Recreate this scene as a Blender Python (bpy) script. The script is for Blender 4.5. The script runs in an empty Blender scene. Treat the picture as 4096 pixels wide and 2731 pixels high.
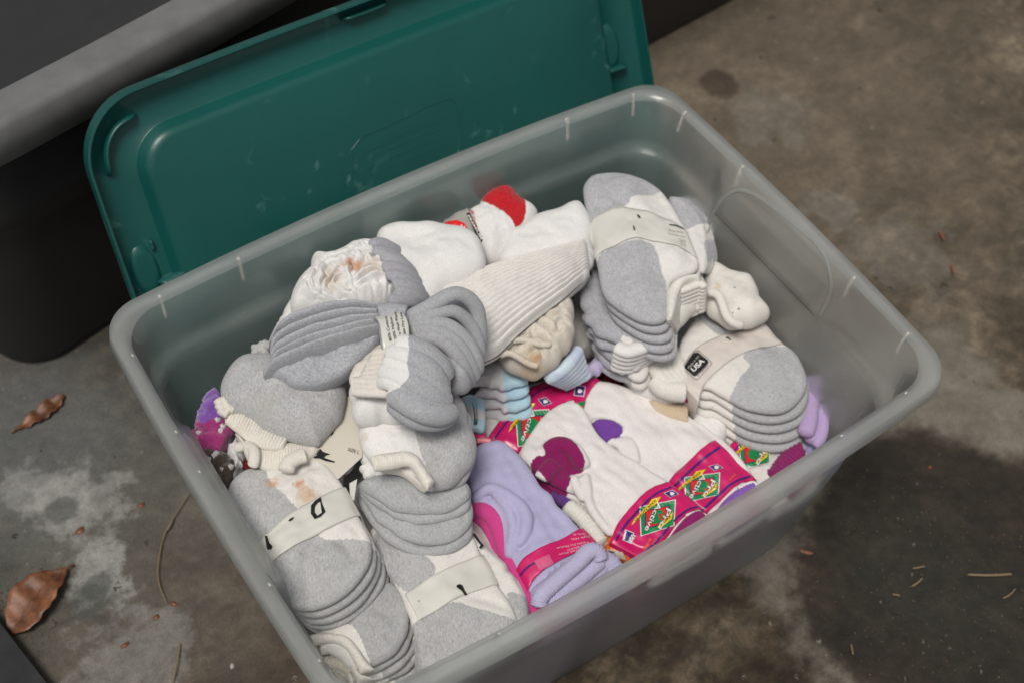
import bpy, bmesh, math, random
import numpy as np
from mathutils import Vector, Matrix
random.seed(7); rng = np.random.default_rng(7)
scene = bpy.context.scene
COL = scene.collection

# ------------------------------------------------------------------ camera, light
CAM = np.array([-0.46579277, -0.57909085, 1.27281051])
ROT = np.array([[0.83386999, 0.40698297, -0.37286150], [-0.54901826, 0.68122886, -0.48425840], [0.05691909, 0.60851632, 0.79149739]])
cd = bpy.data.cameras.new('camera'); cam = bpy.data.objects.new('camera', cd); COL.objects.link(cam)
cd.lens = 50; cd.sensor_width = 36; cd.sensor_fit = 'HORIZONTAL'; cd.clip_end = 50; cd.clip_start = .02
M4 = Matrix([list(ROT[i]) + [CAM[i]] for i in range(3)] + [[0, 0, 0, 1]])
cam.matrix_world = M4
cd.dof.use_dof = True; cd.dof.focus_distance = 1.16; cd.dof.aperture_fstop = 6.3
scene.camera = cam

w = bpy.data.worlds.new("World"); scene.world = w; w.use_nodes = True
nt = w.node_tree; nt.nodes.clear()
sky = nt.nodes.new('ShaderNodeTexSky'); sky.sky_type = 'NISHITA'; sky.sun_disc = False
SUN_EL, SUN_AZ = math.radians(68), math.radians(240)
sky.sun_elevation = SUN_EL; sky.sun_rotation = SUN_AZ; sky.air_density = 1.0; sky.dust_density = 3.0
hs = nt.nodes.new('ShaderNodeHueSaturation'); hs.inputs['Saturation'].default_value = .22
bg = nt.nodes.new('ShaderNodeBackground'); bg.inputs[1].default_value = .051
wo = nt.nodes.new('ShaderNodeOutputWorld')
nt.links.new(sky.outputs[0], hs.inputs['Color']); nt.links.new(hs.outputs[0], bg.inputs[0]); nt.links.new(bg.outputs[0], wo.inputs[0])
sl = bpy.data.lights.new('sun', 'SUN'); sl.energy = 1.5; sl.angle = math.radians(18); sl.color = (1, .95, .89)
so = bpy.data.objects.new('sun', sl); COL.objects.link(so)
sd = Vector((math.sin(SUN_AZ) * math.cos(SUN_EL), math.cos(SUN_AZ) * math.cos(SUN_EL), math.sin(SUN_EL)))
so.rotation_euler = sd.to_track_quat('Z', 'Y').to_euler()
scene.view_settings.view_transform = 'Standard'; scene.view_settings.look = 'None'
scene.view_settings.exposure = 0.60; scene.view_settings.gamma = 1.0
scene.render.engine = 'CYCLES'; scene.cycles.max_bounces = 10; scene.cycles.transmission_bounces = 8
scene.cycles.transparent_max_bounces = 12
scene.cycles.caustics_refractive = True; scene.cycles.blur_glossy = 1.0; scene.cycles.caustics_reflective = False

# ------------------------------------------------------------------ picture measurements -> points in the place
FPX = 50 * 4096 / 36
def rays(P):
    P = np.atleast_2d(np.asarray(P, float))
    D = np.stack([(P[:, 0] - 2048) / FPX, -(P[:, 1] - 1365.5) / FPX, -np.ones(len(P))], 1)
    return D @ ROT.T
class Plane:                       # z = z0 + gx (x-xc) + gy (y-yc)
    def __init__(s, z0, gx=0., gy=0., at=None):
        s.z0, s.gx, s.gy = z0, gx, gy; s.xc = s.yc = 0.
        if at is not None:
            d = rays([at])[0]; p = CAM + d * (z0 - CAM[2]) / d[2]; s.xc, s.yc = p[0], p[1]
    def z(s, X): X = np.atleast_2d(X); return s.z0 + s.gx * (X[:, 0] - s.xc) + s.gy * (X[:, 1] - s.yc)
    def hit(s, P, dz=0.):
        D = rays(P); n = np.array([-s.gx, -s.gy, 1.]); c = s.z0 + dz - s.gx * s.xc - s.gy * s.yc
        t = (c - n @ CAM) / (D @ n); return CAM + D * t[:, None]
    def low(s, dz): q = Plane(s.z0 - dz, s.gx, s.gy); q.xc, q.yc = s.xc, s.yc; return q
def crop(ox, oy, sc): return lambda *p: [(ox + a / sc, oy + b / sc) for a, b in p]
A1 = crop(750, 1350, 2.24); A2 = crop(850, 1750, 1.598); A3 = crop(1000, 900, 1.96); A4 = crop(1300, 1300, 1.96)
A5 = crop(1500, 700, 1.742); A6 = crop(2200, 650, 1.845); A7 = crop(2400, 1200, 1.96); A8 = crop(1800, 1400, 1.4254)
B3 = crop(1500, 2131, 2.6137); R5 = crop(0, 1300, 1.0954); SRC = lambda *p: list(p)

def resample(P, n, closed=True, smooth=2):
    P = np.asarray(P, float)
    for _ in range(smooth):        # Chaikin
        Q = np.roll(P, -1, 0) if closed else P[1:]
        A = P if closed else P[:-1]
        N = np.empty((2 * len(A), P.shape[1])); N[0::2] = A * .75 + Q * .25; N[1::2] = A * .25 + Q * .75
        if not closed: N = np.vstack([P[:1], N, P[-1:]])
        P = N
    L = np.vstack([P, P[:1]]) if closed else P
    s = np.r_[0, np.cumsum(np.linalg.norm(np.diff(L, axis=0), axis=1))]
    t = np.linspace(0, s[-1], n + 1)[:-1] if closed else np.linspace(0, s[-1], n)
    return np.stack([np.interp(t, s, L[:, k]) for k in range(P.shape[1])], 1)
def seg_dist(X, A, B):
    d = np.full(len(X), 1e9)
    for a, b in zip(A, B):
        ab = b - a; t = np.clip(((X - a) @ ab) / (ab @ ab + 1e-12), 0, 1)
        d = np.minimum(d, np.hypot(*(X - a - t[:, None] * ab).T))
    return d
def inside(X, P):
    c = np.zeros(len(X), bool); n = len(P)
    for i in range(n):
        a, b = P[i], P[i - 1]
        m = ((a[1] > X[:, 1]) != (b[1] > X[:, 1]))
        with np.errstate(all='ignore'): xi = (b[0] - a[0]) * (X[:, 1] - a[1]) / (b[1] - a[1] + 1e-15) + a[0]
        c ^= m & (X[:, 0] < xi)
    return c
def sdist(X, P):                   # + inside
    d = seg_dist(X, P, np.roll(P, -1, 0)); return np.where(inside(X, P), d, -d)

# cheap smooth noise in numpy (sum of random plane waves)
class Waves:
    def __init__(s, scale, n=14, seed=0):
        r = np.random.default_rng(seed); a = r.uniform(0, 2 * np.pi, n); k = 2 * np.pi / scale * r.uniform(.55, 1.6, n)
        s.k = np.stack([np.cos(a) * k, np.sin(a) * k], 1); s.p = r.uniform(0, 2 * np.pi, n); s.n = n
    def __call__(s, X): return np.cos(X @ s.k.T + s.p).sum(1) / math.sqrt(s.n) 

# ------------------------------------------------------------------ objects
def tag(o, label=None, cat=None, group=None, kind=None):
    if label: o['label'] = label
    if cat: o['category'] = cat
    if group: o['group'] = group
    if kind: o['kind'] = kind
    return o
def thing(name, label, cat, loc=(0, 0, 0), group=None):
    o = bpy.data.objects.new(name, None); COL.objects.link(o); o.location = loc; o.empty_display_size = .02
    return tag(o, label, cat, group)
def mesh_obj(name, V, F, mat, parent=None, smooth=True, attrs=None, uv=None):
    me = bpy.data.meshes.new(name); V = np.asarray(V, float)
    off = np.array(parent_world(parent)) if parent is not None else np.zeros(3)
    me.from_pydata([tuple(v) for v in (V - off)], [], [tuple(int(i) for i in f) for f in F])
    if smooth: me.polygons.foreach_set('use_smooth', np.ones(len(me.polygons), bool))
    if attrs:
        for k, a in attrs.items():
            at = me.attributes.new(k, 'FLOAT', 'POINT'); at.data.foreach_set('value', np.asarray(a, np.float32))
    if uv is not None:
        l = me.uv_layers.new(name='UVMap'); idx = np.empty(len(me.loops), np.int32); me.loops.foreach_get('vertex_index', idx)
        l.data.foreach_set('uv', np.asarray(uv, np.float32)[idx].ravel())
    if mat: me.materials.append(mat)
    me.update()
    o = bpy.data.objects.new(name, me); COL.objects.link(o)
    if parent is not None: o.parent = parent
    return o
def parent_world(p):
    x = np.zeros(3)
    while p is not None: x = x + np.array(p.location); p = p.parent
    return x
def cen(pl, pts): P = np.mean(np.asarray(pts), 0); h = pl.hit([P])[0]; return tuple(h)

# ------------------------------------------------------------------ materials
def nmat(name):
    m = bpy.data.materials.new(name); m.use_nodes = True; n = m.node_tree; n.nodes.clear()
    out = n.nodes.new('ShaderNodeOutputMaterial'); b = n.nodes.new('ShaderNodeBsdfPrincipled'); n.links.new(b.outputs[0], out.inputs[0])
    return m, n, b, out
def N(n, t, **k):
    x = n.nodes.new(t)
    for a, v in k.items():
        if a.startswith('i_'):
            key = a[2:]; key = int(key) if key.isdigit() else key.replace('_', ' ')
            x.inputs[key].default_value = v
        else: setattr(x, a, v)
    return x
def noise(n, vec, scale, detail=3, rough=.55, dist=0.):
    x = N(n, 'ShaderNodeTexNoise'); x.inputs['Scale'].default_value = scale; x.inputs['Detail'].default_value = detail
    x.inputs['Roughness'].default_value = rough; x.inputs['Distortion'].default_value = dist
    n.links.new(vec, x.inputs['Vector']); return x.outputs['Fac']
def ramp(n, fac, stops, interp='LINEAR'):
    r = N(n, 'ShaderNodeValToRGB'); r.color_ramp.interpolation = interp
    e = r.color_ramp.elements
    while len(e) < len(stops): e.new(.5)
    for i, (p, c) in enumerate(stops):
        e[i].position = p; e[i].color = (c, c, c, 1) if isinstance(c, (int, float)) else (*c, 1)
    n.links.new(fac, r.inputs[0]); return r.outputs[0]
def mix(n, f, a, b, blend='MIX'):
    x = N(n, 'ShaderNodeMix', data_type='RGBA', blend_type=blend)
    for s, v in ((0, f), (6, a), (7, b)):
        if isinstance(v, (int, float)): x.inputs[s].default_value = v if s == 0 else (v, v, v, 1)
        elif isinstance(v, tuple): x.inputs[s].default_value = (*v, 1) if len(v) == 3 else v
        else: n.links.new(v, x.inputs[s])
    return x.outputs[2]
def math_(n, op, a, b=0., c=None):
    x = N(n, 'ShaderNodeMath', operation=op)
    for i, v in enumerate((a, b) if c is None else (a, b, c)):
        if isinstance(v, (int, float)): x.inputs[i].default_value = v
        else: n.links.new(v, x.inputs[i])
    return x.outputs[0]
def scaled(n, vec, sc, rotz=0.):
    x = N(n, 'ShaderNodeMapping'); x.inputs['Scale'].default_value = sc; x.inputs['Rotation'].default_value = (0, 0, rotz)
    n.links.new(vec, x.inputs['Vector']); return x.outputs[0]

WHITE = (.80, .785, .765); GREY = (.475, .475, .475)
_mc = {}
def knit(name, base=WHITE, second=None, heather=0., ang=0., stain=None, tie=None, fuzz=.6, bump=.5, third=None, h2=.3):
    """cotton knit; attribute 'reg' > 0 selects the second yarn, 'reg2' > 0 the third"""
    if name in _mc: return _mc[name]
    m, n, b, out = nmat(name)
    tc = N(n, 'ShaderNodeTexCoord'); ob = tc.outputs['Object']
    st = scaled(n, scaled(n, ob, (1, 1, 1), ang), (1, .42, 1))
    fine = noise(n, st, 1150, 2, .7); fine2 = noise(n, st, 640, 3, .75); soft = noise(n, ob, 28, 4, .6)
    def yarn(c, h):
        h = max(h, .11)
        k = ramp(n, fine2, [(.36, tuple(x * (1 - .42 * h) for x in c)), (.5, c), (.66, tuple(min(1, x * (1 + .32 * h)) for x in c))])
        k2 = ramp(n, fine, [(.3, 1 - .30 * (h + .25)), (.65, 1.)])
        k = mix(n, 1., k, k2, 'MULTIPLY')
        return mix(n, .5, k, ramp(n, soft, [(.3, .86), (.7, 1.)]), 'MULTIPLY')
    col = yarn(base, heather)
    jag = math_(n, 'MULTIPLY', math_(n, 'SUBTRACT', noise(n, st, 500, 2, .6), .5), 3.4)
    def sel(attr, colr, other):
        a = N(n, 'ShaderNodeAttribute', attribute_name=attr)
        f = math_(n, 'ADD', a.outputs['Fac'], jag)
        r = N(n, 'ShaderNodeMapRange', interpolation_type='SMOOTHSTEP'); n.links.new(f, r.inputs[0])
        r.inputs[1].default_value = -.6; r.inputs[2].default_value = .6
        return mix(n, r.outputs[0], other, colr)
    if second: col = sel('reg', yarn(second, h2), col)
    if third: col = sel('reg2', yarn(third, h2), col)
    if tie:
        t = noise(n, ob, 26, 2, .5, .6)
        col = mix(n, 1., col, ramp(n, t, [(.42, (1, 1, 1)), (.52, tie[0]), (.62, tie[1]), (.7, tie[0])]), 'MULTIPLY')
    if stain:
        fl_ = N(n, 'ShaderNodeVectorMath', operation='MULTIPLY'); n.links.new(ob, fl_.inputs[0]); fl_.inputs[1].default_value = (1, 1, 0)
        for (p, r_, c, amt) in stain:
            d = N(n, 'ShaderNodeVectorMath', operation='DISTANCE'); n.links.new(fl_.outputs[0], d.inputs[0]); d.inputs[1].default_value = (p[0], p[1], 0)
            dd = math_(n, 'ADD', d.outputs['Value'], math_(n, 'MULTIPLY', math_(n, 'SUBTRACT', noise(n, ob, 220, 3, .7), .5), r_ * 2.2))
            rr_ = N(n, 'ShaderNodeMapRange'); n.links.new(dd, rr_.inputs[0]); rr_.inputs[1].default_value = r_ * .3; rr_.inputs[2].default_value = r_ * 1.2
            rr_.inputs[3].default_value = amt; rr_.inputs[4].default_value = 0
            col = mix(n, rr_.outputs[0], col, c)
    n.links.new(col, b.inputs['Base Color']); b.inputs['Roughness'].default_value = .95
    b.inputs['Specular IOR Level'].default_value = .12
    b.inputs['Sheen Weight'].default_value = fuzz * .25; b.inputs['Sheen Roughness'].default_value = .6
    hgt = math_(n, 'ADD', math_(n, 'MULTIPLY', fine2, .6), math_(n, 'ADD', math_(n, 'MULTIPLY', fine, .5), math_(n, 'MULTIPLY', noise(n, ob, 130, 3, .6), .7)))
    bp = N(n, 'ShaderNodeBump'); bp.inputs['Strength'].default_value = bump; bp.inputs['Distance'].default_value = .0016
    n.links.new(hgt, bp.inputs['Height']); n.links.new(bp.outputs[0], b.inputs['Normal'])
    _mc[name] = m; return m
def plain(name, col, rough=.5, spec=.5, bump=0., bscale=200, var=0.):
    if name in _mc: return _mc[name]
    m, n, b, out = nmat(name); ob = N(n, 'ShaderNodeTexCoord').outputs['Object']
    if var:
        c = mix(n, 1., col, ramp(n, noise(n, ob, 40, 4, .6), [(.3, 1 - var), (.7, 1.)]), 'MULTIPLY'); n.links.new(c, b.inputs['Base Color'])
    else: b.inputs['Base Color'].default_value = (*col, 1)
    b.inputs['Roughness'].default_value = rough; b.inputs['Specular IOR Level'].default_value = spec
    if bump:
        bp = N(n, 'ShaderNodeBump'); bp.inputs['Strength'].default_value = bump; bp.inputs['Distance'].default_value = .001
        n.links.new(noise(n, ob, bscale, 4, .6), bp.inputs['Height']); n.links.new(bp.outputs[0], b.inputs['Normal'])
    _mc[name] = m; return m
PAPER = plain('paper', (.62, .605, .55), .55, .3, .15, 60, .06)
PAPER2 = plain('paper_pinkish', (.62, .565, .52), .55, .3, .15, 60, .06)
INK = plain('black_ink', (.012, .012, .012), .6, .3)
INKG = plain('dark_grey_ink', (.06, .06, .06), .6, .3)
MAG = plain('magenta_card', (.60, .012, .13), .28, .5, .12, 50, .1)
NAVY = plain('navy_ink', (.03, .015, .16), .3, .5)
GRN = plain('green_ink', (.01, .22, .07), .3, .5)
REDI = plain('red_ink', (.62, .02, .02), .3, .5)
YEL = plain('yellow_ink', (.78, .55, .02), .3, .5)
WHT = plain('white_ink', (.75, .74, .72), .35, .5)
ORG = plain('orange_ink', (.75, .22, .02), .4, .4)
PNKI = plain('pale_pink_ink', (.78, .45, .5), .4, .4)

# ------------------------------------------------------------------ soft shapes
class Surf: pass
def add_regs(X, regs, pl, dz=0.):
    at = {}
    for k, polys in (regs or {}).items():
        v = np.full(len(X), -50.)
        for poly in polys:
            Q = resample(pl.hit(poly, dz)[:, :2], 90, True, 1); v = np.maximum(v, sdist(X, Q) * 1000)
        at[k] = v
    return at
def grooves(X, folds, pl):
    z = np.zeros(len(X))
    for (pts, dep, wid) in folds or []:
        Q = pl.hit(pts)[:, :2]
        Q = resample(Q, 24, False, 2); d = seg_dist(X, Q[:-1], Q[1:])
        z += dep * np.exp(-(d / wid) ** 2)
    return z
_seed = [0]
def pillow(name, outline, pl, t, mat, parent, folds=None, regs=None, puff=0., lump=.0008, edge=None, nt_=150, nr=26,
           shift=(0, 0), lower=0., wob=.0012, extra=None, rpl=None, lumpscale=.035, smooth=2):
    """a soft cushion whose outline is measured in the picture on the plane at its rim"""
    _seed[0] += 1; sd_ = _seed[0]
    P0 = resample(pl.hit(outline, -t / 2)[:, :2], nt_, True, smooth)
    c = P0.mean(0); dirv = P0 - c; ang = np.arctan2(dirv[:, 1], dirv[:, 0]); r = np.random.default_rng(sd_)
    wobv = sum(r.normal() * np.cos(k * ang + r.uniform(0, 6.28)) / math.sqrt(k) for k in range(3, 11)) * wob
    P = P0 + dirv / (np.linalg.norm(dirv, axis=1)[:, None] + 1e-9) * wobv[:, None] + np.array(shift)
    e = edge or t * .5
    # spine
    cv = np.cov((P - P.mean(0)).T); ev, V = np.linalg.eigh(cv); ax = V[:, 1]; c = P.mean(0)
    s = (P - c) @ ax; wdt = math.sqrt(ev[0]) * 1.7; a0, a1 = s.min() + wdt, s.max() - wdt
    if a0 > a1: a0 = a1 = (a0 + a1) / 2
    Aq = c + np.clip(s, a0, a1)[:, None] * ax
    rings = 1 - (1 - np.linspace(0, 1, nr)) ** 1.7          # dense near the rim (s=1)
    W1 = Waves(lumpscale, seed=sd_ * 3); W2 = Waves(lumpscale * .3, seed=sd_ * 3 + 1)
    S = Surf(); S.P, S.pl, S.t, S.e, S.lower, S.shift = P, pl, t, e, lower, np.array(shift)
    dmax = max(.004, np.percentile(sdist(Aq, P), 90))
    def top(X):
        d = sdist(X, P); dd = np.clip(d, 0, None)
        pr = np.sqrt(np.clip(1 - (1 - np.clip(dd / e, 0, 1)) ** 2, 0, 1))
        z = pl.z(X) - lower - t / 2 + t / 2 * pr
        k = np.clip(dd / (e * 1.5), 0, 1)
        z += k * (W1(X) * lump + W2(X) * lump * .35 + grooves(X - S.shift, folds, pl) + (extra(X) if extra else 0)) + puff * np.sin(np.clip(dd / dmax, 0, 1) * np.pi / 2)
        return z, d
    def h(X):
        z, d = top(X); return np.where(d < 0, z + d * 4, z)
    S.h = h
    V3, F = [], []; X = []
    for q in rings[1:]: X.append(Aq + (P - Aq) * q)
    X = np.vstack([Aq] + X); nrr = len(rings)
    zt, d = top(X)
    pr = np.sqrt(np.clip(1 - (1 - np.clip(np.clip(d, 0, None) / e, 0, 1)) ** 2, 0, 1))
    # slight bulge of the rim
    zb = pl.z(X) - lower - t / 2 - t / 2 * pr
    last = slice((nrr - 1) * nt_, nrr * nt_); zt[last] = zb[last] = pl.z(X[last]) - lower - t / 2
    Vt = np.c_[X, zt]; nb = (nrr - 1) * nt_; Vb = np.c_[X[:nb], zb[:nb]]
    V3 = np.vstack([Vt, Vb]); o = len(Vt)
    for k in range(nrr - 1):
        for i in range(nt_):
            j = (i + 1) % nt_; a, b_, c_, d_ = k * nt_ + i, k * nt_ + j, (k + 1) * nt_ + j, (k + 1) * nt_ + i
            F.append((a, d_, c_, b_))
            c2 = c_ + o if k < nrr - 2 else c_; d2 = d_ + o if k < nrr - 2 else d_
            F.append((a + o, b_ + o, c2, d2))
    at = add_regs(V3[:, :2] - S.shift, regs, rpl or pl)
    ob = mesh_obj(name, V3, F, mat, parent, attrs=at); S.ob = ob
    # outward normals
    bm = bmesh.new(); bm.from_mesh(ob.data); bmesh.ops.recalc_face_normals(bm, faces=bm.faces); bm.to_mesh(ob.data); bm.free()
    return S
def stack(parent, name, outline, pl, t, n, mat, shift=(.002, -.002), folds=None, regs=None, puff=0., lump=.0008, gap=.0009, nr=26, wob=.0012, **k):
    S0 = None
    for i in range(n):
        S = pillow(name, outline, pl, t, mat, parent, folds if i == 0 else None, regs, puff if i == 0 else 0, lump if i == 0 else .0003,
                   shift=(shift[0] * i + random.uniform(-.0008, .0008) * (i > 0), shift[1] * i + random.uniform(-.0008, .0008) * (i > 0)),
                   lower=i * (t + gap), nr=nr if i == 0 else 12, wob=wob, **k)
        S0 = S0 or S
    S0.total = n * (t + gap)
    return S0
def patch(name, topc, botc, pl, t, mat, parent, ribs=0, ribamp=.0012, nu=60, nv=40, endr=.15, flat=.5, regs=None, lump=.0006, power=.5,
          zramp=None, folds=None, warp=0., wr=0., wrn=9, open0=False):
    """a strip between two measured curves, rounded across; ribs run along it"""
    _seed[0] += 1; sd_ = _seed[0]
    T = resample(pl.hit(topc, -t * .4)[:, :2], nu, False, 2); B = resample(pl.hit(botc, -t * .4)[:, :2], nu, False, 2)
    v = (1 - np.cos(np.linspace(0, np.pi, nv))) / 2 if not ribs else np.linspace(0, 1, nv)
    u = np.linspace(0, 1, nu)
    X = (T[None] * (1 - v[:, None, None]) + B[None] * v[:, None, None]).reshape(-1, 2)
    Vv = np.repeat(v, nu); Uu = np.tile(u, nv)
    pr = np.clip(1 - (2 * Vv - 1) ** 2, 0, 1) ** power
    ed = np.clip(np.minimum(Uu + (1. if open0 else 0.), 1 - Uu) / max(endr, 1e-4), 0, 1); er = np.sqrt(np.clip(1 - (1 - ed) ** 2, 0, 1))
    er = np.maximum(er, .0)
    W1 = Waves(.03, seed=sd_ * 5); W2 = Waves(.009, seed=sd_ * 5 + 1)
    base = pl.z(X) - t * .5
    if zramp: base = base + np.interp(Uu, np.linspace(0, 1, len(zramp)), zramp)
    zt = base + t * .5 * pr * er + (W1(X) * lump + W2(X) * lump * .4) * pr * er + grooves(X, folds, pl) * pr * er
    if ribs: zt = zt + ribamp * np.abs(np.sin(np.pi * ribs * (Vv + warp * np.sin(Uu * 3)))) ** .7 * er
    if wr: zt = zt + wr * np.sin(wrn * 2 * np.pi * Uu + 2.5 * np.sin(Vv * 4 + sd_)) * pr * er
    zb = base - t * flat * pr * er
    V3 = np.vstack([np.c_[X, zt], np.c_[X, zb]]); o = nu * nv; F = []
    for j in range(nv - 1):
        for i in range(nu - 1):
            a = j * nu + i; F.append((a, a + 1, a + nu + 1, a + nu)); F.append((a + o, a + nu + o, a + nu + 1 + o, a + 1 + o))
    at = add_regs(V3[:, :2], regs, pl)
    ob = mesh_obj(name, V3, F, mat, parent, attrs=at)
    bm = bmesh.new(); bm.from_mesh(ob.data); bmesh.ops.remove_doubles(bm, verts=bm.verts, dist=1e-5)
    bmesh.ops.recalc_face_normals(bm, faces=bm.faces); bm.to_mesh(ob.data); bm.free()
    return ob
def tube(name, pts, zs, rad, mat, parent, n=60, m=14, squash=1., bumps=0., bn=12, hit_at=None, regs=None, pl=None, taper=.0, ripple=0., rn=20):
    """a rolled fold along measured points; zs: height of its centreline at each point"""
    pts = np.asarray(pts, float); zs = np.full(len(pts), zs) if np.isscalar(zs) else np.asarray(zs, float)
    W = np.array([Plane(z).hit([p])[0] for p, z in zip(pts, zs)]); rad = np.full(len(pts), rad) if np.isscalar(rad) else np.asarray(rad, float)
    Q = resample(np.c_[W, rad], n, False, 2); C, R = Q[:, :3], Q[:, 3].copy()
    T = np.gradient(C, axis=0); T /= np.linalg.norm(T, axis=1)[:, None] + 1e-9
    Zu = np.array([0, 0, 1.]); S_ = np.cross(T, Zu); S_ /= np.linalg.norm(S_, axis=1)[:, None] + 1e-9; Uv = np.cross(S_, T)
    k = np.linspace(0, 1, n); e = np.sqrt(np.clip(1 - (1 - np.clip(np.minimum(k, 1 - k) * n / 4.5, 0, 1)) ** 2, .0, 1)); e[0] = e[-1] = .05
    R = R * e * (1 - taper * k)
    a = np.linspace(0, 2 * np.pi, m, endpoint=False); V3 = []
    _seed[0] += 1; r = np.random.default_rng(_seed[0])
    for i in range(n):
        rr_ = R[i] * (1 + bumps * (r.normal(size=m) * .35 + math.sin(k[i] * bn * 6.28) * .5)) if bumps else R[i] * np.ones(m)
        if ripple: rr_ = rr_ * (1 + ripple * math.sin(k[i] * rn * 6.28))
        V3.append(C[i] + np.outer(np.cos(a) * rr_, S_[i]) + np.outer(np.sin(a) * rr_ * squash, Uv[i]))
    V3 = np.vstack(V3); F = []
    for i in range(n - 1):
        for j in range(m):
            F.append((i * m + j, i * m + (j + 1) % m, (i + 1) * m + (j + 1) % m, (i + 1) * m + j))
    F.append(tuple(range(m))[::-1]); F.append(tuple((n - 1) * m + j for j in range(m)))
    at = add_regs(V3[:, :2], regs, pl or Plane(float(zs.mean()))) if regs else None
    return mesh_obj(name, V3, F, mat, parent, attrs=at)


def fuse(name, parts, mat, parent, voxel=.0012, smooth=6, regs=None, pl=None):
    """weld overlapping soft shapes into one continuous cloth surface"""
    V, F = [], []; off = np.array(parent_world(parent))
    for o in parts:
        me = o.data; k = len(V); V += [tuple(v.co) for v in me.vertices]; F += [tuple(k + i for i in p.vertices) for p in me.polygons]
    for o in parts:
        me = o.data; bpy.data.objects.remove(o); bpy.data.meshes.remove(me)
    me = bpy.data.meshes.new(name); me.from_pydata(V, [], F); ob = bpy.data.objects.new(name, me); COL.objects.link(ob)
    r = ob.modifiers.new('r', 'REMESH'); r.mode = 'VOXEL'; r.voxel_size = voxel
    sm = ob.modifiers.new('s', 'SMOOTH'); sm.factor = .5; sm.iterations = smooth
    dg = bpy.context.evaluated_depsgraph_get(); dg.update(); m2 = bpy.data.meshes.new_from_object(ob.evaluated_get(dg))
    bpy.data.objects.remove(ob); bpy.data.meshes.remove(me)
    m2.name = name; m2.materials.clear(); m2.materials.append(mat); m2.polygons.foreach_set('use_smooth', np.ones(len(m2.polygons), bool))
    X = np.empty(len(m2.vertices) * 3, np.float32); m2.vertices.foreach_get('co', X); X = X.reshape(-1, 3) + off
    for k, a in add_regs(X[:, :2], regs, pl).items(): at = m2.attributes.new(k, 'FLOAT', 'POINT'); at.data.foreach_set('value', np.asarray(a, np.float32))
    ob = bpy.data.objects.new(name, m2); COL.objects.link(ob); ob.parent = parent; return ob

# things printed or wrapped on a soft surface
def px_on(S, P, iters=8):
    P = np.atleast_2d(P); D = rays(P); z = np.full(len(P), S.pl.z0)
    X = S.pl.hit(P)
    for _ in range(iters):
        z = .5 * X[:, 2] + .5 * S.h(X[:, :2]); t = (z - CAM[2]) / D[:, 2]; X = CAM + D * t[:, None]
    return X
class Flat:
    def __init__(s, pl): s.pl = pl
    def h(s, X): return s.pl.z(X)
def band(name, c0, c1, S, mat, parent, off=.0012, nu=44, nv=14, drop=.03, th=.00035, plane_px=True):
    """paper strip lying over S between two measured curves, turned down at both ends"""
    a = resample(np.asarray(c0, float), nu, False, 1); b = resample(np.asarray(c1, float), nu, False, 1)
    def conv(P):
        X = S.pl.hit(P)[:, :2]; return X
    A, B = conv(a), conv(b)
    def ext(Q):
        d0 = Q[0] - Q[3]; d0 /= np.linalg.norm(d0); d1 = Q[-1] - Q[-4]; d1 /= np.linalg.norm(d1)
        return np.vstack([[Q[0] + d0 * .0012], Q, [Q[-1] + d1 * .0012]]) 
    v = np.linspace(0, 1, nv)
    G = A[None] * (1 - v[:, None, None]) + B[None] * v[:, None, None]
    X = G.reshape(-1, 2); Z = np.maximum(S.h(X), S.pl.z(X) - S.lower - S.t * .75).reshape(nv, nu)
    # smooth heights so that the paper bridges hollows
    for _ in range(3):
        Zs = Z.copy(); Zs[:, 1:-1] = (Z[:, :-2] + Z[:, 1:-1] + Z[:, 2:]) / 3; Z = np.maximum(Z, Zs)
    W = np.dstack([G, Z + off])
    # turned-down ends
    cols = []
    for side in (0, -1):
        e = W[:, side]; inn = W[:, 2 if side == 0 else -3]; d = (e - inn)[:, :2]; d = d / (np.linalg.norm(d, axis=1)[:, None] + 1e-9)
        c = []
        for k, (o_, z_) in enumerate(((.0015, -.001), (.0022, -.005), (.0022, -drop))):
            q = e.copy(); q[:, :2] += d * o_; q[:, 2] += z_; c.append(q)
        cols.append(c)
    L = [cols[0][2], cols[0][1], cols[0][0]] + [W[:, i] for i in range(nu)] + cols[1]
    W = np.stack(L, 1); n2 = W.shape[1]; V3 = W.reshape(-1, 3)
    F = [(j * n2 + i, j * n2 + i + 1, (j + 1) * n2 + i + 1, (j + 1) * n2 + i) for j in range(nv - 1) for i in range(n2 - 1)]
    ob = mesh_obj(name, V3, F, mat, parent)
    md = ob.modifiers.new('th', 'SOLIDIFY'); md.thickness = th; md.offset = 0
    ob.data.set_sharp_from_angle(angle=math.radians(40))
    bs = Surf(); bs.pl = S.pl; bs.ob = ob; bs.t = S.t; bs.lower = S.lower
    WW = W.reshape(-1, 3)
    def h(X):
        z = np.empty(len(X))
        for i in range(0, len(X), 400):
            x = X[i:i + 400]; d2 = ((x[:, None] - WW[None, :, :2]) ** 2).sum(2); w_ = 1 / (d2 + 1e-7) ** 2
            k = np.argpartition(d2, 6, axis=1)[:, :6]; ww = np.take_along_axis(w_, k, 1); zz = WW[:, 2][k]
            good = zz > zz.max(1, keepdims=True) - .004; ww = ww * good
            z[i:i + 400] = (ww * zz).sum(1) / ww.sum(1)
        return z
    bs.h = h; return bs
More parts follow.
